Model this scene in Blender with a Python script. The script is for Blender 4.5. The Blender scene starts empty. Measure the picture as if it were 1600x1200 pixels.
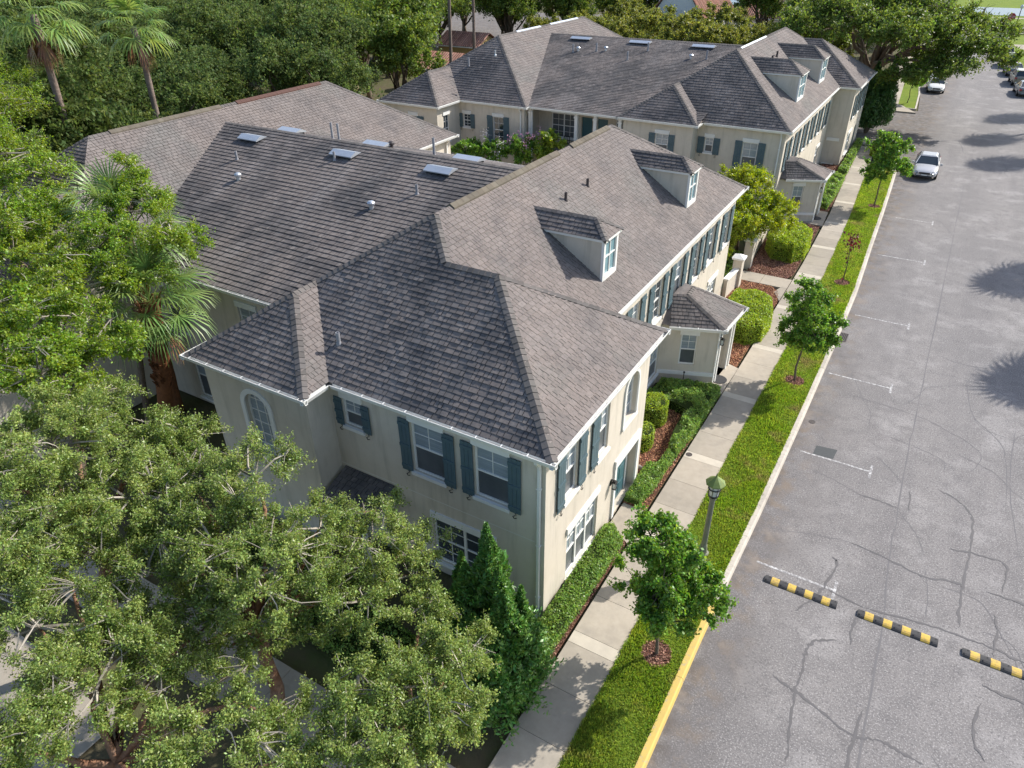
import bpy, math, random
import numpy as np
from mathutils import Vector, Matrix
R = math.radians
scene = bpy.context.scene
COL = scene.collection

# ------------------------------------------------------------------ camera
yaw, pit, rol = R(31.019), R(32.729), R(-0.622)
fw = Vector((-math.sin(yaw)*math.cos(pit), math.cos(yaw)*math.cos(pit), -math.sin(pit)))
rt = Vector((math.cos(yaw), math.sin(yaw), 0)); up = rt.cross(fw)
r2 = rt*math.cos(rol)+up*math.sin(rol); u2 = -rt*math.sin(rol)+up*math.cos(rol)
cam = bpy.data.objects.new('camera', bpy.data.cameras.new('camera')); COL.objects.link(cam)
M = Matrix((r2, u2, -fw)).transposed().to_4x4(); M.translation = (0, 0, 17.0); cam.matrix_world = M
cam.data.sensor_width = 36; cam.data.lens = 1115.6/1600*36; cam.data.clip_end = 1500; cam.data.clip_start = .1
scene.camera = cam
# ------------------------------------------------------------------ light
SUN_AZ, SUN_EL = R(57), R(37)
w = bpy.data.worlds.new('World'); scene.world = w; w.use_nodes = True
nt = w.node_tree; sky = nt.nodes.new('ShaderNodeTexSky'); sky.sky_type = 'NISHITA'; sky.sun_disc = False
sky.sun_elevation = SUN_EL; sky.sun_rotation = math.pi/2-SUN_AZ; sky.dust_density = 1.5
bg = nt.nodes['Background']; bg.inputs[1].default_value = .15; nt.links.new(sky.outputs[0], bg.inputs[0])
sl = bpy.data.lights.new('sun', 'SUN'); sl.energy = 4.5; sl.angle = R(.53); sl.color = (1, .955, .88)
so = bpy.data.objects.new('sun', sl); COL.objects.link(so)
sd = Vector((math.cos(SUN_AZ)*math.cos(SUN_EL), math.sin(SUN_AZ)*math.cos(SUN_EL), math.sin(SUN_EL)))
so.rotation_euler = (-sd).to_track_quat('-Z', 'Y').to_euler(); so.location = (30, 40, 40)
scene.view_settings.view_transform = 'Standard'; scene.view_settings.look = 'None'
scene.view_settings.exposure = 0.58; scene.view_settings.gamma = 1
scene.cycles.max_bounces = 7; scene.cycles.diffuse_bounces = 4; scene.cycles.transparent_max_bounces = 6

# ------------------------------------------------------------------ materials
def mat(name, col, rough=.8, spec=.3, metal=0., noise=None, isl=0., bump=None, trans=0., stain=None, stretch=None, hue=0.):
    """col base; noise=[(scale, detail, amount, colour)], isl = per-island value variation, bump=(scale, strength, dist)"""
    m = bpy.data.materials.new(name); m.use_nodes = True; t = m.node_tree; N = t.nodes; L = t.links
    b = N['Principled BSDF']; b.inputs['Roughness'].default_value = rough; b.inputs['Metallic'].default_value = metal
    b.inputs['Specular IOR Level'].default_value = spec
    geo = N.new('ShaderNodeNewGeometry'); pos = geo.outputs['Position']
    rgb = N.new('ShaderNodeRGB'); rgb.outputs[0].default_value = (*col, 1); cur = rgb.outputs[0]
    for k in (noise or []):
        sc, det, amt, c2 = k[:4]; lo, hi = (k[4] if len(k) > 4 else (.4, .65)); st = k[5] if len(k) > 5 else None
        p = pos
        if st:
            mp = N.new('ShaderNodeMapping'); mp.inputs['Scale'].default_value = st; L.new(pos, mp.inputs[0]); p = mp.outputs[0]
        n = N.new('ShaderNodeTexNoise'); n.inputs['Scale'].default_value = sc; n.inputs['Detail'].default_value = det
        n.inputs['Roughness'].default_value = .62
        L.new(p, n.inputs['Vector'])
        mr = N.new('ShaderNodeMapRange'); mr.inputs[1].default_value = lo; mr.inputs[2].default_value = hi; mr.inputs[4].default_value = amt
        L.new(n.outputs['Fac'], mr.inputs[0])
        mx = N.new('ShaderNodeMix'); mx.data_type = 'RGBA'; L.new(mr.outputs[0], mx.inputs[0]); L.new(cur, mx.inputs[6]); mx.inputs[7].default_value = (*c2, 1)
        cur = mx.outputs[2]
    if isl or hue:
        hs = N.new('ShaderNodeHueSaturation'); L.new(cur, hs.inputs['Color'])
        mr = N.new('ShaderNodeMapRange'); mr.inputs[3].default_value = 1-isl; mr.inputs[4].default_value = 1+isl
        L.new(geo.outputs['Random Per Island'], mr.inputs[0]); L.new(mr.outputs[0], hs.inputs['Value'])
        if hue:
            ml = N.new('ShaderNodeMath'); ml.operation = 'MULTIPLY'; ml.inputs[1].default_value = 7.13; L.new(geo.outputs['Random Per Island'], ml.inputs[0])
            fr = N.new('ShaderNodeMath'); fr.operation = 'FRACT'; L.new(ml.outputs[0], fr.inputs[0])
            m2 = N.new('ShaderNodeMapRange'); m2.inputs[3].default_value = .5-hue; m2.inputs[4].default_value = .5+hue
            L.new(fr.outputs[0], m2.inputs[0]); L.new(m2.outputs[0], hs.inputs['Hue'])
        cur = hs.outputs[0]
    L.new(cur, b.inputs['Base Color'])
    if bump:
        n = N.new('ShaderNodeTexNoise'); n.inputs['Scale'].default_value = bump[0]; n.inputs['Detail'].default_value = 5; L.new(pos, n.inputs['Vector'])
        bp = N.new('ShaderNodeBump'); bp.inputs['Strength'].default_value = bump[1]; bp.inputs['Distance'].default_value = bump[2]
        L.new(n.outputs['Fac'], bp.inputs['Height']); L.new(bp.outputs[0], b.inputs['Normal'])
    if trans:
        tr = N.new('ShaderNodeBsdfTranslucent'); hs2 = N.new('ShaderNodeHueSaturation'); hs2.inputs['Value'].default_value = 1.5; hs2.inputs['Saturation'].default_value = 1.1; hs2.inputs['Hue'].default_value = .487
        L.new(cur, hs2.inputs['Color']); L.new(hs2.outputs[0], tr.inputs[0])
        ms = N.new('ShaderNodeMixShader'); ms.inputs[0].default_value = trans
        out = N['Material Output']; L.new(b.outputs[0], ms.inputs[1]); L.new(tr.outputs[0], ms.inputs[2]); L.new(ms.outputs[0], out.inputs[0])
    return m

MT = {}
MT['stucco'] = mat('stucco', (.59, .53, .445), .9, .2, noise=[(.35, 5, .4, (.46, .405, .325)), (2.2, 6, .35, (.66, .60, .52)), (1.2, 6, .65, (.37, .335, .275), (.5, .75), (3, 3, .35))], bump=(45, .35, .01))
MT['trim'] = mat('trim_paint', (.74, .73, .70), .6, .3, noise=[(1.5, 5, .3, (.60, .58, .53), (.5, .75)), (6, 5, .15, (.45, .43, .36), (.55, .8))])
MT['soffit'] = mat('soffit_paint', (.62, .60, .55), .8)
MT['shutter'] = mat('shutter_paint', (.075, .118, .138), .55, .3, noise=[(3, 4, .4, (.11, .155, .17))])
MT['shutter_sun'] = MT['shutter']
MT['hook'] = mat('black_iron', (.02, .02, .02), .5, .4)
MT['pane'] = mat('dark_glass', (.035, .045, .055), .06, .8, noise=[(.9, 3, .6, (.10, .115, .13))])
MT['blind'] = mat('glass_over_blinds', (.30, .345, .38), .12, .7, noise=[(60, 1, .4, (.14, .17, .20), (.45, .55), (.02, .02, 1))])
MT['screen'] = mat('insect_screen', (.11, .12, .13), .35, .4, noise=[(.7, 4, .6, (.04, .045, .05))])
MT['dormer_glass'] = mat('pale_blue_glass', (.17, .30, .34), .12, .8, noise=[(2.0, 3, .6, (.12, .22, .26))])
MT['door'] = mat('teal_door_paint', (.05, .12, .14), .4, .4)
MT['dark'] = mat('dark_void', (.01, .01, .012), .9)
MT['metal'] = mat('galvanised_metal', (.55, .58, .62), .35, .5, metal=.55, noise=[(4, 4, .4, (.42, .45, .48))])
MT['pvc'] = mat('weathered_pipe', (.30, .30, .32), .6, .3, noise=[(6, 3, .5, (.18, .18, .19))])
MT['pipe_dark'] = mat('dark_pipe', (.06, .05, .05), .6, .3)
SH = dict(noise=[(.22, 6, .7, (.165, .148, .142), (.36, .66)), (.9, 7, .6, (.115, .107, .107), (.46, .70)), (.55, 6, .5, (.235, .208, .195), (.48, .68)), (.30, 6, .5, (.15, .158, .148), (.52, .70)), (14, 4, .5, (.10, .095, .095), (.46, .66))], isl=.09, bump=(90, .5, .006))
MT['shingle'] = mat('asphalt_shingle', (.215, .182, .166), .95, .15, **SH)
MT['shingle_s'] = mat('streaked_shaded_shingle', (.180, .155, .144), .95, .15, isl=.10, bump=(90, .5, .006), noise=[(1.1, 6, .75, (.215, .195, .188), (.48, .66), (1, .12, .12)), (.35, 6, .85, (.078, .074, .076), (.44, .58)), (2.2, 7, .7, (.27, .235, .215), (.56, .68)), (1.3, 6, .5, (.10, .098, .10), (.5, .66), (1, .2, .2)), (14, 4, .5, (.085, .085, .088), (.46, .66))])  # north and south slopes: stain streaks, plus slope shade darkened into the colour
MT['underlay'] = mat('shingle_gap', (.05, .045, .044), .95, .1)
MT['cap'] = mat('ridge_shingle', (.14, .125, .118), .95, .15, noise=[(.8, 5, .5, (.09, .09, .09)), (2, 5, .4, (.15, .14, .125))], isl=.2, bump=(90, .5, .006))
MT['ridgevent'] = mat('olive_ridge_vent', (.15, .128, .10), .95, .15, noise=[(1, 5, .6, (.10, .085, .07)), (3, 4, .4, (.16, .15, .12))], isl=.12)
MT['rust'] = mat('brown_flashing', (.09, .045, .035), .8)
MT['conc'] = mat('concrete', (.36, .315, .255), .9, .2, noise=[(.6, 6, .55, (.25, .225, .19)), (4, 6, .4, (.42, .375, .31)), (1.7, 5, .35, (.19, .175, .155), (.55, .75))], isl=.13, bump=(60, .3, .005))
MT['conc_pale'] = mat('pale_concrete', (.50, .45, .37), .9, .2, noise=[(3, 6, .5, (.40, .36, .30))], bump=(60, .3, .005))
MT['curb'] = mat('curb_concrete', (.50, .455, .39), .9, .2, noise=[(1.2, 6, .6, (.38, .34, .29)), (7, 5, .5, (.20, .185, .16), (.5, .75))], isl=.1, bump=(50, .3, .005))
MT['yellow'] = mat('yellow_curb_paint', (.56, .41, .12), .8, .2, noise=[(3, 6, .7, (.50, .36, .12)), (9, 5, .7, (.36, .31, .24), (.56, .66))], bump=(50, .3, .005))
MT['asphalt'] = mat('asphalt', (.215, .200, .193), .92, .25, noise=[(.55, 4, .8, (.160, .149, .148), (.46, .60), (1, .07, 1)), (.16, 6, .75, (.165, .155, .153), (.45, .60)), (.5, 7, .8, (.315, .297, .288), (.5, .68)), (1.6, 7, .7, (.14, .131, .13), (.50, .66)), (9, 5, .35, (.17, .16, .16), (.5, .7)), (15, 4, .75, (.11, .105, .105), (.5, .64)), (24, 3, .8, (.40, .38, .37), (.53, .66))], bump=(55, .5, .01))
_m = MT['asphalt']; _t = _m.node_tree; _N = _t.nodes; _L = _t.links; _b = _N['Principled BSDF']; _cur = _b.inputs['Base Color'].links[0].from_socket
def _stain(xlo, xhi, scale, lo, hi, amt, col):
    global _cur
    g = _N.new('ShaderNodeNewGeometry'); sx_ = _N.new('ShaderNodeSeparateXYZ'); _L.new(g.outputs['Position'], sx_.inputs[0])
    a = _N.new('ShaderNodeMapRange'); a.interpolation_type = 'SMOOTHSTEP'; a.inputs[1].default_value = xhi; a.inputs[2].default_value = xlo; _L.new(sx_.outputs[0], a.inputs[0])
    n = _N.new('ShaderNodeTexNoise'); n.inputs['Scale'].default_value = scale; n.inputs['Detail'].default_value = 7; n.inputs['Roughness'].default_value = .65; _L.new(g.outputs['Position'], n.inputs['Vector'])
    r = _N.new('ShaderNodeMapRange'); r.inputs[1].default_value = lo; r.inputs[2].default_value = hi; r.inputs[4].default_value = amt; _L.new(n.outputs['Fac'], r.inputs[0])
    q = _N.new('ShaderNodeMath'); q.operation = 'MULTIPLY'; _L.new(a.outputs[0], q.inputs[0]); _L.new(r.outputs[0], q.inputs[1])
    x = _N.new('ShaderNodeMix'); x.data_type = 'RGBA'; _L.new(q.outputs[0], x.inputs[0]); _L.new(_cur, x.inputs[6]); x.inputs[7].default_value = (*col, 1); _cur = x.outputs[2]
_stain(-1.6, .6, .5, .40, .62, .75, (.115, .105, .103)); _stain(-2.0, -.6, 1.4, .48, .64, .7, (.20, .155, .115)); _stain(-2.3, -1.5, 2.2, .42, .6, .75, (.10, .085, .075)); _stain(-1.2, 1.4, .7, .58, .74, .35, (.33, .31, .30))
_L.new(_cur, _b.inputs['Base Color'])
MT['stainasph'] = mat('stained_asphalt', (.125, .118, .12), .92, .25, noise=[(.9, 6, .7, (.20, .18, .17)), (30, 3, .4, (.09, .09, .09))], bump=(55, .5, .01))
MT['tarpatch'] = mat('tar_patch', (.075, .08, .082), .85, .3, noise=[(12, 4, .5, (.05, .055, .055))])
MT['tar'] = mat('crack_sealant', (.115, .108, .108), .8, .3, noise=[(8, 4, .6, (.13, .125, .13))])
MT['crack'] = mat('thin_crack', (.15, .143, .145), .9)
MT['paint'] = mat('worn_white_paint', (.55, .54, .53), .8, .2, noise=[(9, 6, 1., (.24, .23, .23), (.40, .54))])
MT['lawn'] = mat('lawn_soil', (.14, .20, .02), .95, .1, noise=[(1.1, 6, .7, (.19, .23, .03)), (.5, 5, .5, (.09, .15, .02)), (3.5, 6, .5, (.14, .13, .04), (.55, .75))], bump=(30, .6, .03))
MT['blade'] = mat('grass_blade', (.24, .325, .06), .7, .2, isl=.55, hue=.03, trans=.4, noise=[(.5, 5, .7, (.20, .33, .035)), (1.2, 5, .6, (.42, .46, .08), (.52, .72)), (.8, 6, .8, (.33, .27, .12), (.54, .68))])
MT['soil'] = mat('soil', (.105, .09, .055), .95, .1, noise=[(.4, 6, .8, (.075, .10, .03)), (3, 6, .5, (.10, .08, .05))], bump=(8, .6, .05))
MT['mulchbase'] = mat('mulch_base', (.10, .05, .035), .95, .1, noise=[(12, 4, .7, (.13, .06, .04))], bump=(20, .8, .03))
MT['mulch'] = mat('mulch_chip', (.46, .24, .14), .9, .1, isl=.55, hue=.02)
MT['mulch2'] = mat('brown_mulch_chip', (.34, .19, .14), .9, .1, isl=.6, hue=.02)
MT['bark'] = mat('grey_brown_bark', (.15, .115, .085), .95, .1, noise=[(3, 6, .6, (.23, .19, .15)), (14, 4, .5, (.07, .055, .045))], bump=(25, .8, .03))
MT['redbark'] = mat('reddish_bark', (.24, .125, .075), .95, .1, noise=[(2.5, 6, .7, (.30, .22, .17)), (12, 4, .5, (.10, .05, .035))], bump=(25, .8, .03))
MT['twig'] = mat('pale_twig', (.30, .27, .23), .9, .1, isl=.35)
MT['palmtrunk'] = mat('palm_trunk', (.20, .155, .13), .95, .1, noise=[(9, 4, .6, (.11, .085, .07), (.4, .6), (.2, .2, 1)), (1, 4, .5, (.26, .21, .18))], bump=(14, .6, .03))
MT['boot'] = mat('palm_boots', (.20, .085, .04), .95, .1, isl=.45, noise=[(8, 4, .6, (.10, .05, .03))])
def leafm(n, c, isl=.5, hue=.03, tr=.42, noise=None, rough=.42, spec=.5): return mat(n, c, rough, spec, isl=isl, hue=hue, trans=tr, noise=noise)
MT['oak'] = leafm('oak_leaf', (.225, .295, .072), noise=[(.35, 3, .5, (.36, .43, .13)), (.8, 3, .4, (.14, .225, .06))])
MT['oakb'] = leafm('bright_leaf', (.20, .31, .035), noise=[(.45, 3, .6, (.28, .32, .035)), (1.1, 3, .4, (.10, .18, .028))])
MT['wood'] = leafm('woodland_leaf', (.10, .14, .035), spec=.2, rough=.6, noise=[(.12, 3, .6, (.13, .185, .06)), (.35, 3, .5, (.055, .095, .035))])
MT['olive'] = leafm('olive_leaf', (.20, .22, .045), spec=.3, rough=.5, noise=[(.15, 3, .5, (.14, .18, .04))])
MT['bigoak'] = leafm('big_oak_leaf', (.13, .19, .038), spec=.3, rough=.5, noise=[(.2, 3, .6, (.20, .27, .045)), (.5, 3, .5, (.085, .13, .035))])
MT['maple'] = leafm('maple_leaf', (.14, .27, .04), noise=[(1.2, 3, .5, (.20, .33, .05))])
MT['juniper'] = leafm('juniper_spray', (.105, .225, .045), isl=.4, tr=.2, noise=[(1.5, 3, .5, (.14, .28, .04))])
MT['cypress'] = leafm('cypress_spray', (.075, .15, .035), isl=.4, tr=.15)
MT['box'] = leafm('clipped_hedge_leaf', (.30, .40, .05), noise=[(1.0, 3, .5, (.21, .31, .045))])
MT['ground'] = leafm('shrub_leaf', (.19, .31, .07), noise=[(.9, 3, .5, (.24, .35, .08))])
MT['vine'] = leafm('yellow_green_leaf', (.26, .34, .03), noise=[(.7, 3, .6, (.38, .38, .04)), (1.5, 3, .3, (.14, .21, .03))])
MT['redleaf'] = leafm('red_leaf', (.15, .016, .024), isl=.4, tr=.2)
MT['pink'] = leafm('pink_flower', (.52, .26, .40), isl=.2, tr=.2)
MT['white_fl'] = leafm('pale_flower', (.60, .55, .55), isl=.2, tr=.2)
MT['palm'] = leafm('palm_leaf', (.15, .25, .06), isl=.3, tr=.3, noise=[(.6, 3, .5, (.26, .33, .11))])
MT['palmw'] = leafm('bright_palm_leaf', (.19, .29, .07), isl=.3, tr=.35, noise=[(.6, 3, .5, (.32, .40, .13))])
MT['deadfrond'] = leafm('dead_frond', (.22, .11, .055), isl=.4, tr=.15)
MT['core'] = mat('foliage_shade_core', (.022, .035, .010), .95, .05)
MT['rubber'] = mat('black_rubber', (.035, .035, .038), .75, .3, noise=[(14, 4, .5, (.06, .06, .062))])
MT['bumpyel'] = mat('yellow_rubber', (.56, .37, .06), .7, .3, noise=[(5, 5, .7, (.40, .28, .08)), (13, 5, .7, (.20, .16, .09), (.5, .66))])
MT['lamp_green'] = mat('patina_green_roof', (.17, .22, .055), .6, .4, noise=[(9, 4, .7, (.10, .17, .07))])
MT['lamp_post'] = mat('lamp_post_green', (.20, .20, .15), .6, .4, noise=[(6, 4, .5, (.13, .14, .11))])
MT['lamp_glass'] = mat('lamp_glass', (.62, .64, .62), .15, .6)
MT['silver'] = mat('silver_car_paint', (.50, .50, .51), .25, .6, metal=.3)
MT['white_car'] = mat('white_car_paint', (.66, .66, .62), .25, .6)
MT['darkcar'] = mat('dark_car_paint', (.05, .06, .07), .2, .7)
MT['greycar'] = mat('grey_car_paint', (.20, .21, .22), .22, .7)
MT['goldcar'] = mat('tan_car_paint', (.26, .24, .19), .22, .7)
MT['carglass'] = mat('car_glass', (.02, .03, .035), .05, .9)
MT['tyre'] = mat('tyre', (.02, .02, .02), .8)
MT['rim'] = mat('rim', (.4, .4, .42), .3, .6, metal=.7)
MT['headlight'] = mat('headlight', (.6, .6, .62), .1, .8)
MT['taillight'] = mat('taillight', (.35, .02, .02), .2, .7)
MT['clay'] = mat('clay_tiles', (.36, .20, .15), .85, .2, isl=.3, noise=[(.5, 4, .5, (.24, .09, .06))])
MT['yellowwall'] = mat('yellow_stucco', (.50, .37, .17), .9, .2, noise=[(.5, 4, .4, (.5, .34, .14))])
MT['whitewall'] = mat('white_stucco', (.75, .73, .70), .9, .2)
MT['tanwall'] = mat('tan_wall', (.38, .30, .18), .9, .2)
MT['stop'] = mat('red_sign', (.36, .03, .05), .5)
MT['signwhite'] = mat('white_sign', (.7, .7, .7), .5)
MT['signblue'] = mat('grey_green_sign', (.25, .32, .30), .5)
MT['water'] = mat('lake_water', (.13, .18, .21), .35, .25)
MT['stone'] = mat('grey_edging_stone', (.24, .22, .20), .9, .2, isl=.3, noise=[(9, 4, .5, (.15, .14, .13))])
MT['iron'] = mat('cast_iron', (.05, .042, .04), .6, .4, noise=[(9, 4, .5, (.09, .06, .045))])

# ------------------------------------------------------------------ helpers
class MB:
    def __init__(s): s.v = []; s.f = []; s.m = []; s.T = None
    def add(s, vs, fs, mi=0):
        b = len(s.v)
        if s.T: vs = [s.T(*p) for p in vs]
        s.v.extend([tuple(p) for p in vs]); s.f.extend([tuple(b+i for i in f) for f in fs]); s.m.extend([mi]*len(fs))
    def quad(s, a, b, c, d, mi=0): s.add([a, b, c, d], [(0, 1, 2, 3)], mi)
    def poly(s, pts, mi=0): s.add(pts, [tuple(range(len(pts)))], mi)
    def box(s, x0, y0, z0, x1, y1, z1, mi=0):
        s.add([(x0, y0, z0), (x1, y0, z0), (x1, y1, z0), (x0, y1, z0), (x0, y0, z1), (x1, y0, z1), (x1, y1, z1), (x0, y1, z1)],
              [(0, 3, 2, 1), (4, 5, 6, 7), (0, 1, 5, 4), (1, 2, 6, 5), (2, 3, 7, 6), (3, 0, 4, 7)], mi)
    def obox(s, p0, p1, w, h, mi=0, upv=Vector((0, 0, 1))):
        p0, p1 = Vector(p0), Vector(p1); d = (p1-p0).normalized(); sd_ = d.cross(upv).normalized(); u = sd_.cross(d)
        vs = [p+sd_*a*w/2+u*b*h/2 for p in (p0, p1) for a, b in ((-1, -1), (1, -1), (1, 1), (-1, 1))]
        s.add(vs, [(0, 1, 2, 3), (7, 6, 5, 4), (0, 4, 5, 1), (1, 5, 6, 2), (2, 6, 7, 3), (3, 7, 4, 0)], mi)
    def tube(s, pts, rad, n=6, mi=0, cap=True):
        pts = [Vector(p) for p in pts]; rad = rad if hasattr(rad, '__len__') else [rad]*len(pts)
        vs = []
        for i, p in enumerate(pts):
            d = (pts[min(i+1, len(pts)-1)]-pts[max(i-1, 0)])
            if d.length < 1e-6: d = Vector((0, 0, 1))
            d.normalize(); a = d.cross(Vector((.31, .95, .07)) if abs(d.z) > .9 else Vector((0, 0, 1))).normalized(); b = d.cross(a)
            for k in range(n):
                t = 2*math.pi*k/n; vs.append(p+(a*math.cos(t)+b*math.sin(t))*rad[i])
        fs = [(i*n+k, i*n+(k+1) % n, (i+1)*n+(k+1) % n, (i+1)*n+k) for i in range(len(pts)-1) for k in range(n)]
        if cap: fs += [tuple(range(n))[::-1], tuple((len(pts)-1)*n+k for k in range(n))]
        s.add(vs, fs, mi)
    def lathe(s, c, prof, n=16, mi=0):
        vs = []; c = Vector(c)
        for r, z in prof:
            for k in range(n): vs.append(c+Vector((r*math.cos(2*math.pi*k/n), r*math.sin(2*math.pi*k/n), z)))
        fs = [(i*n+k, i*n+(k+1) % n, (i+1)*n+(k+1) % n, (i+1)*n+k) for i in range(len(prof)-1) for k in range(n)]
        fs += [tuple(range(n))[::-1], tuple((len(prof)-1)*n+k for k in range(n))]
        s.add(vs, fs, mi)
    def build(s, name, mats, parent=None, smooth=False, **tg):
        me = bpy.data.meshes.new(name); me.from_pydata([tuple(v) for v in s.v], [], s.f)
        for m in (mats if isinstance(mats, (list, tuple)) else [mats]): me.materials.append(MT[m] if isinstance(m, str) else m)
        if any(s.m): me.polygons.foreach_set('material_index', s.m)
        if smooth: me.polygons.foreach_set('use_smooth', [True]*len(s.f))
        me.update(); o = bpy.data.objects.new(name, me); COL.objects.link(o)
        if parent:
            o.parent = parent; o.matrix_parent_inverse = ROOTINV.get(parent.name, Matrix.Identity(4))
        return tag(o, **tg)
class Multi:
    def __init__(s): s.items = []
    def new(s): b = MB(); s.items.append(b); return b
    def build(s, name, m, parent=None): return [b.build(name, m, parent) for b in s.items if b.f]
ROOTINV = {}
def tag(o, label=None, cat=None, group=None, kind=None):
    if label: o['label'] = label
    if cat: o['category'] = cat
    if group: o['group'] = group
    if kind: o['kind'] = kind
    return o
def empty(name, loc, **tg):
    o = bpy.data.objects.new(name, None); COL.objects.link(o); o.location = loc; o.empty_display_size = .3
    ROOTINV[o.name] = Matrix.Translation(-Vector(loc))
    return tag(o, **tg)
def copy_tree(o, parent=None):
    c = o.copy(); COL.objects.link(c)
    if parent: c.parent = parent
    for ch in list(o.children): copy_tree(ch, c)
    return c
def npmesh(name, V, F, mi=None, mats=(), parent=None, **tg):
    """V (n,3) array, F (m,4) int array of quads"""
    me = bpy.data.meshes.new(name); me.vertices.add(len(V)); me.vertices.foreach_set('co', V.astype(np.float32).ravel())
    me.loops.add(F.size); me.loops.foreach_set('vertex_index', F.astype(np.int32).ravel())
    me.polygons.add(len(F)); me.polygons.foreach_set('loop_start', np.arange(0, F.size, F.shape[1], dtype=np.int32))
    me.polygons.foreach_set('loop_total', np.full(len(F), F.shape[1], dtype=np.int32))
    for m in mats: me.materials.append(MT[m])
    if mi is not None: me.polygons.foreach_set('material_index', mi.astype(np.int32))
    me.update(calc_edges=True); o = bpy.data.objects.new(name, me); COL.objects.link(o)
    if parent: o.parent = parent; o.matrix_parent_inverse = ROOTINV.get(parent.name, Matrix.Identity(4))
    return tag(o, **tg)
def unit(a): return a/np.maximum(np.linalg.norm(a, axis=1, keepdims=True), 1e-9)
def leaves(C, L, W, rng, upb=.6, dirs=None):
    """rhombic leaves at centres C; returns V,F"""
    n = len(C); nrm = unit(rng.normal(size=(n, 3))+np.array([0, 0, upb]))
    d = rng.normal(size=(n, 3)) if dirs is None else dirs
    d = unit(d-(d*nrm).sum(1, keepdims=True)*nrm); s = np.cross(nrm, d)
    k = rng.uniform(.65, 1.25, (n, 1)); hl = L/2*k; hw = W/2*k
    V = np.stack([C-d*hl, C+s*hw+d*hl*.1, C+d*hl, C-s*hw+d*hl*.1], 1).reshape(-1, 3)
    return V, np.arange(n*4).reshape(-1, 4)
rnd = random.Random(7)

# ------------------------------------------------------------------ ground, road, walks
def sheet(name, polys, z, m, kind='structure', **k):
    b = MB()
    for p in polys: b.poly([(x, y, z) for x, y in p])
    return b.build(name, m, kind=kind, **k)
def slab(b, poly, z0, z1, mi=0):
    n = len(poly); b.add([(x, y, z0) for x, y in poly]+[(x, y, z1) for x, y in poly],
        [tuple(range(n, 2*n))]+[(i, (i+1) % n, n+(i+1) % n, n+i) for i in range(n)], mi)
CURB = [(-12, -2.25), (-2, -2.25), (8, -2.22), (14, -2.22), (20, -2.1), (26, -2.05), (33, -2.03), (40, -2.06), (47, -2.3), (54, -2.5), (61, -2.75), (66, -2.95)]
def curbx(y): return float(np.interp(y, [a for a, _ in CURB], [b for _, b in CURB]))
def walkR(y): return float(np.interp(y, [0, 30, 42, 52, 72, 92, 120], [-3.97, -3.92, -4.02, -4.32, -5.35, -5.75, -7.4]))
def walkL(y): return float(np.interp(y, [0, 30, 42, 52, 72, 92, 120], [-5.42, -5.36, -5.4, -5.65, -6.75, -7.3, -8.8]))
sheet('ground', [[(-500, -80), (400, -80), (400, 600), (-500, 600)]], -.06, 'soil')
rd = [(-2.45, -40), (9.2, -40), (9.0, 60), (8.2, 90), (7.1, 103), (6.0, 117), (4.8, 132), (4.2, 142), (3.6, 153.5), (2.4, 164), (60, 168), (60, 181), (-60, 176), (-60, 163), (-9, 164), (-6.4, 125), (-4.1, 98), (-3.6, 90.2), (-5.6, 90), (-14, 88.5), (-14, 74), (-4.6, 74), (-3.2, 66)]
sheet('road', [rd+[(curbx(y)-.1, y) for y in (60, 50, 40, 30, 20, 10, 0)]], 0, 'asphalt')
sheet('lake_lawn', [[(-80, 181.5), (90, 181.5), (90, 300), (-80, 300)]], -.02, 'lawn')
sheet('lake_path', [[(-80, 192), (90, 193), (90, 194.6), (-80, 193.6)]], .0, 'conc')
sheet('lake', [[(-80, 199), (90, 197.5), (90, 216), (-80, 216)]], .02, 'water')
# grass strip + curb
ys = np.arange(-12, 66.1, 1.5)
b = MB()
for a, c in zip(ys[:-1], ys[1:]): b.poly([(walkR(a), a, .11), (curbx(a)-.15, a, .11), (curbx(c)-.15, c, .11), (walkR(c), c, .11)])
b.poly([(walkR(66), 66, .11), (curbx(66)-.15, 66, .11), (-3.9, 67.2, .11)])
b.build('verge', 'lawn', kind='structure')
b = MB(); y = -12.
while y < 66:
    y2 = min(y+3.04, 66); mi = 1 if y2 < 15.5 else 0
    for k in range(2):
        a, c = y+(y2-y)*k/2, y+(y2-y)*(k+1)/2-(.012 if k else 0)
        xa, xc = curbx(a), curbx(c)
        pr = [(-.18, -.05), (-.18, .135), (-.03, .14), (.01, .11), (.06, -.05)]
        vs = [(xa+p, a, q) for p, q in pr]+[(xc+p, c, q) for p, q in pr]; n = 5
        b.add(vs, [(i, i+1, n+i+1, n+i) for i in range(n-1)]+[(0, 1, 2, 3, 4), (9, 8, 7, 6, 5)], mi)
    y = y2
for k in range(6):
    a0, a1 = k*math.pi/12, (k+1)*math.pi/12; c = (-3.95, 66.0); r = 1.0
    p = lambda a, rr: (c[0]+rr*math.cos(a), c[1]+rr*1.2*math.sin(a))
    slab(b, [p(a0, r), p(a1, r), p(a1, r-.16), p(a0, r-.16)], -.05, .135)
b.build('kerb', ['curb', 'yellow'], kind='structure')
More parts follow.
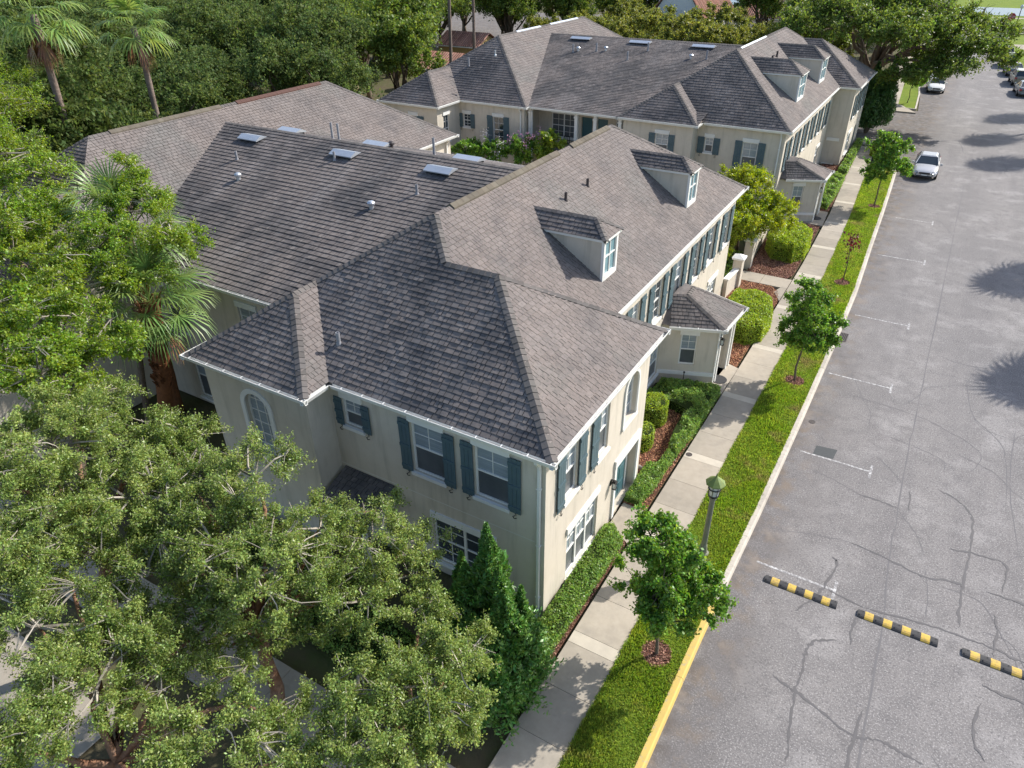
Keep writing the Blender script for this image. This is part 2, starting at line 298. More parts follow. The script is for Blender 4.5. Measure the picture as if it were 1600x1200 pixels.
# gutter pan edge tint: none; sidewalk slabs
b = MB(); y = -12.
i = 0
while y < 72:
    h = 1.45 if i % 4 else .42; y2 = y+h
    slab(b, [(walkL(y)+.004, y+.006), (walkR(y)-.004, y+.006), (walkR(y2)-.004, y2-.006), (walkL(y2)+.004, y2-.006)], -.05, .125, 0 if i % 4 else 1)
    y = y2; i += 1
slab(b, [(walkL(72), 72), (walkR(72), 72), (-4.8, 74), (-6.9, 74)], -.05, .125)
slab(b, [(-7.4, 88.6), (-3.7, 88.6), (-5.4, 92), (-7.1, 92)], -.05, .125)
for yy in np.arange(92, 135, 1.6): slab(b, [(walkL(yy), yy+.01), (walkR(yy), yy+.01), (walkR(yy+1.6), yy+1.59), (walkL(yy+1.6), yy+1.59)], -.05, .125)
b.build('sidewalk', ['conc', 'conc_pale'], kind='structure')
b = MB()
for p in ([(-6.3, 16.75), (-5.43, 16.15), (-5.43, 17.85), (-6.3, 17.9)], [(-6.45, 26.5), (-5.41, 26.3), (-5.37, 28.7), (-5.9, 28.9), (-6.45, 28.9)],
          [(-6.9, 38.3), (-5.43, 38.3), (-5.43, 39.6), (-6.9, 39.6)], [(-8.6, 38.3), (-6.92, 38.3), (-6.92, 39.6), (-8.6, 39.6)], [(-5.95, 37.6), (-5.43, 36.6), (-5.43, 38.28), (-5.75, 38.28)], [(-7.0, 49.4), (-5.62, 49.3), (-5.8, 52.3), (-7.0, 52.3)]):
    slab(b, p, -.05, .12)
b.build('entry_walk', 'conc', kind='structure')
b = MB()
x = -5.44
while x > -30:
    slab(b, [(x-1.5, 5.7), (x-.012, 5.7), (x-.012, 7.3), (x-1.5, 7.3)], -.05, .10); x -= 1.5
for k in range(3): slab(b, [(-9.1, 1.2-k*1.5), (-5.6, 1.2-k*1.5), (-5.6, 2.68-k*1.5), (-9.1, 2.68-k*1.5)], -.05, .1)
b.build('shaded_path', 'conc', kind='structure')
sheet('side_drive', [[(-26, -6), (-14.2, -6), (-14.2, 4.2), (-26, 4.2)]], .0, 'conc')
# islands further up the road
b = MB(); slab(b, [(-5.75, 92), (-4.9, 90.6), (-3.9, 90.6), (-4.3, 99), (-5.9, 118), (-7.3, 118)], -.05, .11)
b.build('far_verge', 'lawn', kind='structure')
b = MB()
for p, q in (((-5.75, 92), (-4.9, 90.6)), ((-4.9, 90.6), (-3.9, 90.6)), ((-3.9, 90.6), (-4.3, 99)), ((-4.3, 99), (-5.9, 118))): b.obox((p[0], p[1], .06), (q[0], q[1], .06), .16, .16)
for p, q in (((8.2, 90), (7.1, 103)), ((7.1, 103), (6.0, 117)), ((6.0, 117), (4.8, 132)), ((4.8, 132), (4.2, 142)), ((4.2, 142), (3.6, 153.5)), ((3.6, 153.5), (2.4, 164)), ((2.4, 164), (30, 167)), ((9, 60), (8.2, 90)), ((9.2, -20), (9, 60))): b.obox((p[0], p[1], .06), (q[0], q[1], .06), .2, .18)
b.build('far_kerb', 'curb', kind='structure')
sheet('right_lawn', [[(9.3, -30), (60, -30), (60, 166), (30, 166), (2.6, 163.6), (3.8, 153.5), (4.4, 142), (5.0, 132), (6.2, 117), (7.3, 103), (8.4, 90), (9.1, 60)]], .05, 'lawn')
sheet('corner_path', [[(4.8, 150), (6, 143.5), (30, 150), (30, 156)]], .06, 'conc')
sheet('rear_car_park', [[(-190, 128), (-75, 105), (-62, 150), (-150, 190)]], -.03, 'asphalt')
sheet('car_park', [[(-95, 150), (-50, 118), (-38, 135), (-60, 175)]], -.026, 'asphalt')
# markings
b = MB()
for (x0, x1, y) in ((-1.62, .66, 17.6), (-1.66, .78, 24.1), (-1.8, .72, 30.52), (-1.7, .76, 37.1), (-1.8, .7, 46.2), (-1.7, .55, 53.75)):
    b.poly([(x0, y-.04, .004), (x1, y-.04, .004), (x1, y+.04, .004), (x0, y+.04, .004)])
    b.poly([(x1+.004, y-.42, .004), (x1+.09, y-.42, .004), (x1+.09, y+.42, .004), (x1+.004, y+.42, .004)])
b.build('parking_marks', 'paint', kind='structure')
def ribbon(b, pts, wd, z, seed):
    rr = random.Random(seed); P = []
    for i in range(len(pts)-1):
        p0 = Vector(pts[max(i-1, 0)]); p1 = Vector(pts[i]); p2 = Vector(pts[i+1]); p3 = Vector(pts[min(i+2, len(pts)-1)])
        for k in range(7):
            t = k/7; P.append(.5*((2*p1)+(-p0+p2)*t+(2*p0-5*p1+4*p2-p3)*t*t+(-p0+3*p1-3*p2+p3)*t**3))
    P.append(Vector(pts[-1])); P = [p+Vector((rr.gauss(0, wd*.12+.008), rr.gauss(0, wd*.12+.008))) for p in P]
    Lp = []; Rp = []
    for i, p in enumerate(P):
        d = (P[min(i+1, len(P)-1)]-P[max(i-1, 0)]).normalized(); nn = Vector((-d.y, d.x)); ww = wd*.5*rr.uniform(.35, 1.35)*min(1, (i+.6)/4, (len(P)-i-.4)/4)
        Lp.append(p+nn*ww); Rp.append(p-nn*ww)
    for i in range(len(P)-1): b.quad((*Rp[i], z), (*Rp[i+1], z), (*Lp[i+1], z), (*Lp[i], z))
b = MB()
CR = [[(1.09, 15.76), (.52, 15.37), (.43, 14.89), (.46, 14.21), (.44, 13.54), (.54, 12.56), (.67, 11.45)], [(-.21, 13.73), (.49, 13.51), (1.09, 13.29), (1.9, 13.01), (2.54, 13.2), (3.12, 13.12), (3.54, 13.09)],
      [(2.03, 13.89), (2.0, 13.12), (1.95, 12.25), (1.98, 10.6)], [(.61, 22.55), (1.34, 22.58), (1.96, 22.47)], [(2.18, 23.65), (2.26, 22.46)], [(3.06, 24.26), (3.74, 23.88), (4.13, 23.18), (4.16, 21.83), (4.05, 20.21), (3.98, 19.02), (4.0, 17.97)],
      [(.81, 19.97), (2.17, 19.72), (3.0, 19.55), (3.86, 19.8), (4.01, 19.6)], [(.56, 17.52), (1.57, 17.34)], [(1.57, 17.34), (2.84, 17.55), (3.98, 17.64), (4.84, 17.65), (5.6, 17.56), (6.6, 17.7)], [(1.48, 17.09), (1.4, 16.45), (1.46, 15.8)],
      [(3.6, 21.26), (4.4, 21.41), (5.15, 21.3), (5.04, 19.98)], [(4.67, 19.84), (5.61, 19.83), (6.7, 19.6)], [(4.87, 19.0), (4.94, 18.39), (4.85, 17.35)], [(4.65, 16.22), (5.09, 16.15), (6.2, 16.2)], [(4.62, 15.56), (4.5, 14.49), (4.76, 13.89)],
      [(.39, 18.99), (.57, 18.79), (.46, 17.82), (.21, 16.96), (-.14, 16.21)]]
for k, c in enumerate(CR): ribbon(b, c, .075, .004+.0003*k, k)
b.build('sealed_cracks', 'tar', kind='structure')
b = MB()
fine = [[(-1.39, 19.36), (-.34, 19.72), (.81, 19.97)], [(2.31, 18.46), (2.4, 17.29)], [(2.0, 22.3), (2.6, 21.4), (2.9, 20.5)], [(1.96, 64), (1.93, 45), (1.92, 31.6), (1.88, 26.34), (1.94, 20.88), (2.13, 16.37), (2.2, 10)],
        [(-1.6, 23.2), (-.4, 23.0), (.6, 22.6)], [(.9, 25.2), (1.6, 24.4), (1.9, 23.9)], [(3.5, 33), (3.9, 30), (5.0, 28), (5.1, 24)], [(2.1, 34.7), (3.4, 34.3), (5, 34.6)], [(5.4, 30), (5.2, 26), (5.5, 22)]]
rr = random.Random(3)
for k in range(30):
    x0, y0 = rr.uniform(-1.6, 7.5), rr.uniform(12, 120) if k > 12 else rr.uniform(12, 30); a = rr.choice([0, math.pi/2])+rr.gauss(0, .5); pts = [(x0, y0)]
    for j in range(rr.randint(3, 7)):
        a += rr.gauss(0, .5); st = rr.uniform(.3, .9)*(1+y0/40); pts.append((pts[-1][0]+math.cos(a)*st, pts[-1][1]+math.sin(a)*st))
    if all(-1.7 < p[0] < 8.5 for p in pts): fine.append(pts)
for k, c in enumerate(fine): ribbon(b, c, .018+.0005*c[0][1], .003+.00003*k, 100+k)
b.build('hairline_cracks', 'crack', kind='structure')
def blob2(b, cx, cy, rx, ry, z, sd_, n=40, mi=0):
    rr = random.Random(sd_); ph = [rr.uniform(0, 6.28) for _ in range(6)]
    pts = []
    for k in range(n):
        t = 2*math.pi*k/n; r = 1+.16*math.sin(2*t+ph[0])+.12*math.sin(3*t+ph[1])+.09*math.sin(5*t+ph[2])+.05*math.sin(9*t+ph[3])
        pts.append((cx+rx*r*math.cos(t), cy+ry*r*math.sin(t), z))
    b.poly(pts, mi)
sheet('tar_patch', [[(-1.22, 24.1), (-.5, 24.19), (-.45, 24.85), (-1.2, 24.75)]], .003, 'tarpatch')

# ------------------------------------------------------------------ roofs
def clip(poly, ax, val, keep):   # poly list of (u,v); keep +1: >= val
    out = []; n = len(poly)
    for i in range(n):
        a, c = poly[i], poly[(i+1) % n]; da = (a[ax]-val)*keep; dc = (c[ax]-val)*keep
        if da >= 0: out.append(a)
        if (da > 0 and dc < 0) or (da < 0 and dc > 0):
            t = da/(da-dc); out.append((a[0]+(c[0]-a[0])*t, a[1]+(c[1]-a[1])*t))
    return out
def shingles(b, poly, cw=.2, tw=.3, seed=0, th=(.014, .028)):
    cw *= .86; tw *= .86
    P = [Vector(p) for p in poly]; n = (P[1]-P[0]).cross(P[2]-P[1])
    for i in range(2, len(P)):
        if n.length < 1e-5: n = (P[i-1]-P[0]).cross(P[i]-P[0])
    n.normalize()
    if n.z < 0: n = -n; P = P[::-1]
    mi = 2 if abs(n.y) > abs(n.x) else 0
    s = (Vector((0, 0, 1))-n*n.z).normalized(); h = s.cross(n)
    d0 = P[0].dot(n); uv = [(p.dot(h), p.dot(s)) for p in P]
    b.poly([p for p in P], 1)
    def W(u, v, o): return h*u+s*v+n*(d0+o)
    vmin, vmax = min(q[1] for q in uv), max(q[1] for q in uv); rg = random.Random(seed)
    iv = math.floor((vmin)/cw)-1
    v = vmin; 
    while v < vmax:
        v1 = v+cw; row = clip(clip(uv, 1, v, 1), 1, v1, -1)
        if len(row) >= 3:
            ua, ub = min(q[0] for q in row), max(q[0] for q in row); u = ua-rg.uniform(0, tw)
            while u < ub:
                u1 = u+tw*rg.choice((.55, .8, 1, 1.25)); c = clip(clip(row, 0, u+.009, 1), 0, u1-.009, -1)
                if len(c) >= 3:
                    t = rg.uniform(*th); pts = []
                    lo = []
                    for (a, q) in c:
                        fr = (q-v)/cw; pts.append(W(a, q, .003+t*(1-fr)))
                        if fr < .02: lo.append((a, q))
                    b.poly(pts, mi)
                    if len(lo) == 2:
                        lo.sort(); (a, q), (a2, q2) = lo
                        b.quad(W(a, q, 0), W(a2, q2, 0), W(a2, q2, .003+t), W(a, q, .003+t), mi)
                u = u1
        v = v1
def caps(b, p0, p1, n1, n2, wd=.15, st=.2, seed=0, lift=.014):
    if isinstance(b, Multi): b = b.new()
    p0, p1 = Vector(p0), Vector(p1); d = (p1-p0); L = d.length; d.normalize(); rg = random.Random(seed)
    if p0.z > p1.z: p0, p1 = p1, p0; d = -d
    def side(nn):
        nn = Vector(nn).normalized(); a = nn.cross(d).normalized()
        if a.z > 0: a = -a
        return a, nn
    a1, m1 = side(n1); a2, m2 = side(n2)
    upn = (m1+m2).normalized(); k = 0.
    while k < L:
        e = min(k+st+.03, L); t0, t1 = lift+.02+rg.uniform(0, .006), lift+.004; q0, q1 = p0+d*k, p0+d*e
        A = [q0+upn*t0, q1+upn*t1, q0+a1*wd+m1*t0, q1+a1*wd+m1*t1, q0+a2*wd+m2*t0, q1+a2*wd+m2*t1, q0, q0+a1*wd, q0+a2*wd, q1+a1*wd, q1+a2*wd]
        b.add(A, [(0, 2, 3, 1), (0, 1, 5, 4), (0, 6, 7, 2), (0, 4, 8, 6), (2, 7, 9, 3), (4, 5, 10, 8)])
        k += st
def pn(p, ze, x0=None, y0=None): pass
NS = lambda p: Vector((0, -p, 1)).normalized()
NN = lambda p: Vector((0, p, 1)).normalized()
NE = lambda p: Vector((p, 0, 1)).normalized()
NW = lambda p: Vector((-p, 0, 1)).normalized()
def hipblock(b, cb, x0, x1, y0, y1, ze, p, cw, tw, seed, vb=None):
    hw = (x1-x0)/2; xr = x0+hw; zr = ze+hw*p; a = (xr, y0+hw, zr); c = (xr, y1-hw, zr)
    k = dict(cw=cw, tw=tw)
    shingles(b, [(x0, y0, ze), (x1, y0, ze), a], seed=seed, **k)
    shingles(b, [(x1, y0, ze), (x1, y1, ze), c, a], seed=seed+1, **k)
    shingles(b, [(x1, y1, ze), (x0, y1, ze), c], seed=seed+2, **k)
    shingles(b, [(x0, y1, ze), (x0, y0, ze), a, c], seed=seed+3, **k)
    caps(cb, (x0, y0, ze), a, NS(p), NW(p), seed=1); caps(cb, c, (x1, y1, ze), NN(p), NE(p), seed=2)
    caps(cb, (x0, y1, ze), c, NN(p), NW(p), seed=3); caps(cb, a, c, NE(p), NW(p), seed=4)
    return a, c, zr
def gutter(gb, sb, pts, ze, inset=.3, hangers=True, closed=False):
    """pts: eave polyline (x,y) with outside on the right. gutter channel + soffit"""
    if isinstance(gb, Multi): gb = gb.new()
    n = len(pts)
    for i in range(n-1):
        p, q = Vector(pts[i]), Vector(pts[i+1]); d = (q-p).normalized(); o = Vector((d.y, -d.x)); L = (q-p).length
        ext0 = ext1 = .0
        if i > 0:
            pd = (p-Vector(pts[i-1])).normalized(); ext0 = .13 if pd.x*d.y-pd.y*d.x > 0 else -.13
        if i < n-2:
            nd = (Vector(pts[i+2])-q).normalized(); ext1 = .13 if d.x*nd.y-d.y*nd.x > 0 else -.13
        p2 = p-d*max(ext0, 0)*0+d*(-ext0 if ext0 < 0 else 0); q2 = q+d*(ext1 if ext1 > 0 else ext1)
        p2 = p-d*(ext0 if ext0 > 0 else ext0)
        W = lambda u, m, z, p2=p2, d=d, o=o: (p2.x+d.x*u+o.x*m, p2.y+d.y*u+o.y*m, z)
        L2 = (q2-p2).length
        prof = [(-.02, ze-.015), (-.02, ze-.15), (.075, ze-.15), (.12, ze-.03), (.12, ze-.005), (.105, ze-.005), (.105, ze-.03), (.07, ze-.135), (0, ze-.135), (0, ze-.015)]
        vs = [W(0, a, z) for a, z in prof]+[W(L2, a, z) for a, z in prof]; k = len(prof)
        gb.add(vs, [(j, (j+1) % k, k+(j+1) % k, k+j) for j in range(k)]+[tuple(range(k))[::-1], tuple(range(k, 2*k))])
        if hangers:
            u = .4
            while u < L2-.2:
                gb.add([W(u, -.06, ze+.014), W(u+.03, -.06, ze+.014), W(u+.03, .115, ze+.004), W(u, .115, ze+.004)], [(0, 1, 2, 3)]); u += .75
        S = lambda u, m, z: (p.x+d.x*u+o.x*m, p.y+d.y*u+o.y*m, z)
        e0 = inset+.15 if ext0 < 0 else (-.021 if ext0 > 0 else 0); e1 = inset+.15 if ext1 < 0 else (-.021 if ext1 > 0 else 0); zz = ze-.12-.003*(i % 2)
        sb.add([S(-e0, -.021, zz), S(L+e1, -.021, zz), S(L+e1, -inset-.15, zz), S(-e0, -inset-.15, zz)], [(0, 1, 2, 3)])

# ------------------------------------------------------------------ walls and windows
def frame_T(P, Q):
    P, Q = Vector(P), Vector(Q); d = (Q-P).normalized(); o = Vector((d.y, -d.x))
    return lambda u, n, z: (P.x+d.x*u+o.x*n, P.y+d.y*u+o.y*n, z), (Q-P).length
RD = .11
def window(parent, T, u0, u1, z0, z1, kind='std', lintel=True, sill=True, cols=2, lab=None, rd=RD, glass=None):
    w = u1-u0; h = z1-z0; b = MB(); b.T = T; e = .055
    b.box(u0, -rd, z0, u0+e, -rd+.05, z1); b.box(u1-e, -rd, z0, u1, -rd+.05, z1); b.box(u0+e, -rd, z1-e, u1-e, -rd+.05, z1); b.box(u0+e, -rd, z0, u1-e, -rd+.05, z0+e)
    nb = {'std': 1, 'double': 2, 'triple': 3, 'dormer': 1}[kind]; bw = (w-2*e)/nb
    zm = z0+h*.5
    for k in range(nb):
        a = u0+e+k*bw; c = a+bw
        if k: b.box(a-.04, -rd+.002, z0+e, a+.04, -rd+.06, z1-e)
        if kind != 'dormer': b.box(a, -rd+.004, zm-.025, c, -rd+.045, zm+.025)
        mu = .009
        for j in range(1, cols): x = a+bw*j/cols; b.box(x-mu, -rd+.006, z0+e if glass else zm, x+mu, -rd+.03, z1-e)
        for zz in (((z0+zm)/2, (z1+zm)/2) if glass else ((z1+zm)/2,)) if kind != 'dormer' else (zm,): b.box(a, -rd+.007, zz-mu, c, -rd+.029, zz+mu)
    o = b.build('window', 'trim', parent)
    if lab: o['label'] = lab
    g = MB(); g.T = T; f = -rd+.012
    if kind == 'dormer': g.box(u0+e, f-.02, z0+e, u1-e, f, z1-e); g.build('pane', 'dormer_glass', o)
    else:
        g.box(u0+e, f-.02, zm, u1-e, f, z1-e); g.build('pane', glass or 'blind', o)
        g = MB(); g.T = T; g.box(u0+e, f-.02, z0+e, u1-e, f-.001, zm); g.build('pane', 'screen' if not glass else glass, o)
    if sill: s = MB(); s.T = T; s.box(u0-.05, -rd+.051, z0-.11, u1+.05, .09, z0-.002); s.build('sill', 'trim', o)
    if lintel: s = MB(); s.T = T; s.box(u0-.06, .001, z1+.002, u1+.06, .055, z1+.24); s.build('lintel', 'trim', o)
    return o
def shutter(parent, T, u0, u1, z0, z1):
    b = MB(); b.T = T; n = 3; pw = (u1-u0)/n
    for k in range(n): b.box(u0+k*pw+.004, .035, z0, u0+(k+1)*pw-.004, .062, z1)
    for z in (z0+.12, (z0+z1)/2-.05, z1-.22): b.box(u0+.001, .055, z, u1-.001, .085, z+.1)
    o = b.build('shutter', 'shutter', parent)
    h = MB(); h.T = T; um = (u0+u1)/2; pts = [(um-.01, .03, z0-.03), (um+.05, .05, z0-.06), (um, .06, z0-.1), (um-.06, .06, z0-.14), (um-.01, .07, z0-.19), (um+.06, .07, z0-.16)]
    h.T = None; h.tube([T(*p) for p in pts], .014, 5); h.build('hook', 'hook', o)
    return o
def wallseg(b, P, Q, z0, z1, holes=(), rd=RD):
    T, L = frame_T(P, Q); us = sorted({0, L, *[h[0] for h in holes], *[h[1] for h in holes]}); zs = sorted({z0, z1, *[h[2] for h in holes], *[h[3] for h in holes]})
    old = b.T; b.T = T
    for i in range(len(us)-1):
        for j in range(len(zs)-1):
            uc, zc = (us[i]+us[i+1])/2, (zs[j]+zs[j+1])/2
            if any(h[0] < uc < h[1] and h[2] < zc < h[3] for h in holes): continue
            b.quad((us[i], 0, zs[j]), (us[i+1], 0, zs[j]), (us[i+1], 0, zs[j+1]), (us[i], 0, zs[j+1]))
    for h in holes:
        a, c, e, f = h[:4]; r = h[4] if len(h) > 4 else rd
        b.quad((a, 0, e), (a, 0, f), (a, -r, f), (a, -r, e)); b.quad((c, 0, f), (c, 0, e), (c, -r, e), (c, -r, f))
        b.quad((a, 0, f), (c, 0, f), (c, -r, f), (a, -r, f)); b.quad((c, 0, e), (a, 0, e), (a, -r, e), (c, -r, e))
        b.quad((a, -r, e), (c, -r, e), (c, -r, f), (a, -r, f))
    b.T = old
    return T
def arch_window(parent, wb, T, u0, u1, z0, z1, trimw=.16, rd=.16):
    """hole is rectangular in the wall; fill the spandrels, add trim ring, frame and glass"""
    r = (u1-u0)/2; uc = (u0+u1)/2; zc = z1-r; N = 14
    arc = [(uc+r*math.cos(math.pi*k/N), zc+r*math.sin(math.pi*k/N)) for k in range(N+1)]
    old = wb.T; wb.T = T
    for k in range(N):
        (a, z), (c, y) = arc[k], arc[k+1]; corner = (u1, z1) if k < N//2 else (u0, z1)
        wb.poly([(a, 0, z), (corner[0], 0, corner[1]), (c, 0, y)][::-1]); wb.quad((a, 0, z), (c, 0, y), (c, -rd, y), (a, -rd, z))
    wb.T = old
    b = MB(); b.T = T
    def ring(ro, ri, n0, n1, full=True):
        path = [(uc+math.cos(math.pi*k/N), math.sin(math.pi*k/N)) for k in range(N+1)]
        O = [(uc+ro, z0)]+[(uc+ro*math.cos(math.pi*k/N), zc+ro*math.sin(math.pi*k/N)) for k in range(N+1)]+[(uc-ro, z0)]
        I = [(uc+ri, z0)]+[(uc+ri*math.cos(math.pi*k/N), zc+ri*math.sin(math.pi*k/N)) for k in range(N+1)]+[(uc-ri, z0)]
        for k in range(len(O)-1):
            b.quad((*[O[k][0]], n1, O[k][1]), (O[k+1][0], n1, O[k+1][1]), (I[k+1][0], n1, I[k+1][1]), (I[k][0], n1, I[k][1]))
            b.quad((O[k][0], n0, O[k][1]), (O[k+1][0], n0, O[k+1][1]), (O[k+1][0], n1, O[k+1][1]), (O[k][0], n1, O[k][1]))
            b.quad((I[k][0], n0, I[k][1]), (I[k+1][0], n0, I[k+1][1]), (I[k+1][0], n1, I[k+1][1]), (I[k][0], n1, I[k][1]))
    if trimw: ring(r+trimw, r-.002, .0, .05)
    ring(r, r-.06, -rd, -rd+.05)
    for k in (1, 2): x = u0+(u1-u0)*k/3; b.box(x-.012, -rd+.005, z0, x+.012, -rd+.03, z1-.12)
    z = z0+.4
    while z < z1-.15: b.box(u0+.05, -rd+.006, z-.012, u1-.05, -rd+.029, z+.012); z += .42
    b.box(u0-.1, -rd+.05, z0-.1, u1+.1, .07, z0-.002)
    o = b.build('arched_window', 'trim', parent)
    g = MB(); g.T = T; pts = [(u1-.03, -rd+.01, z0)]+[(uc+(r-.03)*math.cos(math.pi*k/N), -rd+.01, zc+(r-.03)*math.sin(math.pi*k/N)) for k in range(N+1)]+[(u0+.03, -rd+.01, z0)]
    g.poly(pts); g.build('pane', 'blind', o)
    return o
def louver_vent(parent, x, y, z, p, n='S', wd=1.25):
    """off-ridge metal vent on a slope of pitch p"""
    q = 1 if n == 'S' else -1; ca = 1/math.hypot(1, p); s = Vector((0, q*ca, p*ca)); nn = Vector((0, -q*p*ca, ca)); h = Vector((1, 0, 0)); o = Vector((x, y, z))
    W = lambda u, v, k: tuple(o+h*u+s*v+nn*k)
    b = MB(); hw = wd/2
    b.add([W(-hw, -.35, .17), W(hw, -.35, .17), W(hw, .0, .22), W(-hw, 0, .22), W(hw, .32, .03), W(-hw, .32, .03), W(-hw, -.35, .12), W(hw, -.35, .12), W(hw, .32, .01), W(-hw, .32, .01)],
          [(0, 1, 2, 3), (3, 2, 4, 5), (0, 6, 7, 1), (1, 7, 8, 4, 2), (0, 3, 5, 9, 6)])
    v = b.build('roof_vent', 'metal', parent)
    b = MB(); b.add([W(-hw+.05, -.27, .02), W(hw-.05, -.27, .02), W(hw-.05, -.27, .16), W(-hw+.05, -.27, .16)], [(0, 1, 2, 3)]); b.build('vent_opening', 'dark', parent)
def pipe(parent, x, y, z, h=.38, r=.055, m='pvc', hood=False):
    b = MB()
    if hood: b.lathe((x, y, z-.05), [(.09, 0), (.09, .22), (.14, .22), (.16, .30), (.10, .36), (.02, .38)], 12)
    else:
        b.lathe((x, y, z-.08), [(.09, 0), (.085, .10), (r+.01, .13), (r, .17), (r, h+.08), (r*.7, h+.08), (r*.7, h)], 10)
    return b.build('vent_pipe', m, parent)
def dormer(parent, xe, ze, p, yc, fx, w=1.1, ht=1.5, i=0, cw=.2, tw=.3):
    zb = ze+p*(xe-fx); zt = zb+ht; y0, y1 = yc-w/2, yc+w/2; xbk = xe-(zt-ze)/p
    b = MB(); tw_ = .10
    b.poly([(fx, y0, zb-.1), (fx, y0, zt), (xbk-.3, y0, zt)]); b.poly([(fx, y1, zb-.1), (xbk-.3, y1, zt), (fx, y1, zt)])
    b.quad((fx-.06, y0, zb-.1), (fx-.06, y1, zb-.1), (fx-.06, y1, zt), (fx-.06, y0, zt))
    o = b.build('dormer', 'stucco', parent)
    t = MB(); t.box(fx-.05, y0-.03, zb-.12, fx+.05, y0+tw_, zt-.005); t.box(fx-.05, y1-tw_, zb-.12, fx+.05, y1+.03, zt-.005)
    t.box(fx-.05, y0+tw_, zt-.12, fx+.05, y1-tw_, zt-.006); t.box(fx-.05, y0+tw_, zb-.12, fx+.06, y1-tw_, zb+.16)
    t.box(xbk-.1, y0-.10, zt-.1, fx+.12, y0-.004, zt+.0); t.box(xbk-.1, y1+.004, zt-.1, fx+.12, y1+.1, zt+.0); t.box(fx+.052, y0-.1, zt-.1, fx+.13, y1+.1, zt)
    t.build('dormer_trim', 'trim', o)
    T = lambda u, n, z: (fx+n, y0+u, z)
    g = MB(); g.T = T; g.box(tw_, -.04, zb+.16, w-tw_, -.015, zt-.12); g.build('pane', 'dormer_glass', o)
    g = MB(); g.T = T; um = w/2; g.box(um-.02, -.014, zb+.16, um+.02, .02, zt-.12); zz = zb+.16+(zt-zb-.28)*.52; g.box(tw_, -.014, zz-.02, w-tw_, .021, zz+.02)
    for a in (tw_, w-tw_-.03): g.box(a, -.014, zb+.16, a+.03, .019, zt-.12)
    g.build('window_frame', 'dormer_glass' if 0 else 'trim', o)
    r = MB(); e = .14; Y0, Y1 = y0-e, y1+e; xf = fx+e; hw = (Y1-Y0)/2; zr = zt+hw*p; xa = xf-hw; xb = xe-(zr-ze)/p-.05; xb0 = xe-(zt-ze)/p-.05
    shingles(r, [(xb0, Y0, zt), (xf, Y0, zt), (xa, yc, zr), (xb, yc, zr)], cw, tw, i); shingles(r, [(xf, Y0, zt), (xf, Y1, zt), (xa, yc, zr)], cw, tw, i+1); shingles(r, [(xf, Y1, zt), (xb0, Y1, zt), (xb, yc, zr), (xa, yc, zr)], cw, tw, i+2)
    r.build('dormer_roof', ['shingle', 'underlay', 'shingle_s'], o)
    c = Multi(); caps(c, (xb, yc, zr), (xa, yc, zr), NS(p), NN(p), .11); caps(c, (xf, Y0, zt), (xa, yc, zr), NS(p), NE(p), .11); caps(c, (xf, Y1, zt), (xa, yc, zr), NN(p), NE(p), .11); c.build('ridge_cap', 'cap', o)
    return o
def downspout(parent, x, y, nx, ny, zt, zb=.05, off=.32):
    """pipe on a wall corner; from gutter back to wall, then down"""
    b = MB(); X = lambda o: (x+nx*o, y+ny*o)
    pts = [(*X(off+.02), zt-.13), (*X(off), zt-.22), (*X(.10), zt-.42), (*X(.07), zt-.55), (*X(.07), zb+.15), (*X(.22), zb)]
    for i in range(len(pts)-1): b.obox(pts[i], Vector(pts[i+1])+(Vector(pts[i+1])-Vector(pts[i])).normalized()*.03, .09, .075, upv=Vector((ny+.001, -nx+.0013, 0.001)) if abs(pts[i+1][2]-pts[i][2]) > .1 else Vector((0, 0, 1)))
    for z in (zt-1.2, zt-3.2, .9): b.box(X(.07)[0]-.065, X(.07)[1]-.05, z, X(.07)[0]+.065, X(.07)[1]+.05, z+.03)
    return b.build('downspout', 'trim', parent)
def sconce(parent, T, u, z):
    b = MB(); b.T = T
    b.box(u-.05, .0, z-.02, u+.05, .03, z+.2); b.box(u-.02, .03, z+.2, u+.02, .14, z+.23)
    b.box(u-.07, .07, z-.12, u+.07, .21, z-.10); b.box(u-.08, .06, z+.14, u+.08, .22, z+.16); b.box(u-.04, .1, z+.16, u+.04, .18, z+.22)
    for a in (-.065, .05):
        for c in (.075, .19): b.box(u+a, c, z-.1, u+a+.015, c+.015, z+.14)
    o = b.build('wall_lantern', 'hook', parent); g = MB(); g.T = T; g.box(u-.045, .09, z-.1, u+.045, .185, z+.14); g.build('lantern_glass', 'lamp_glass', o)

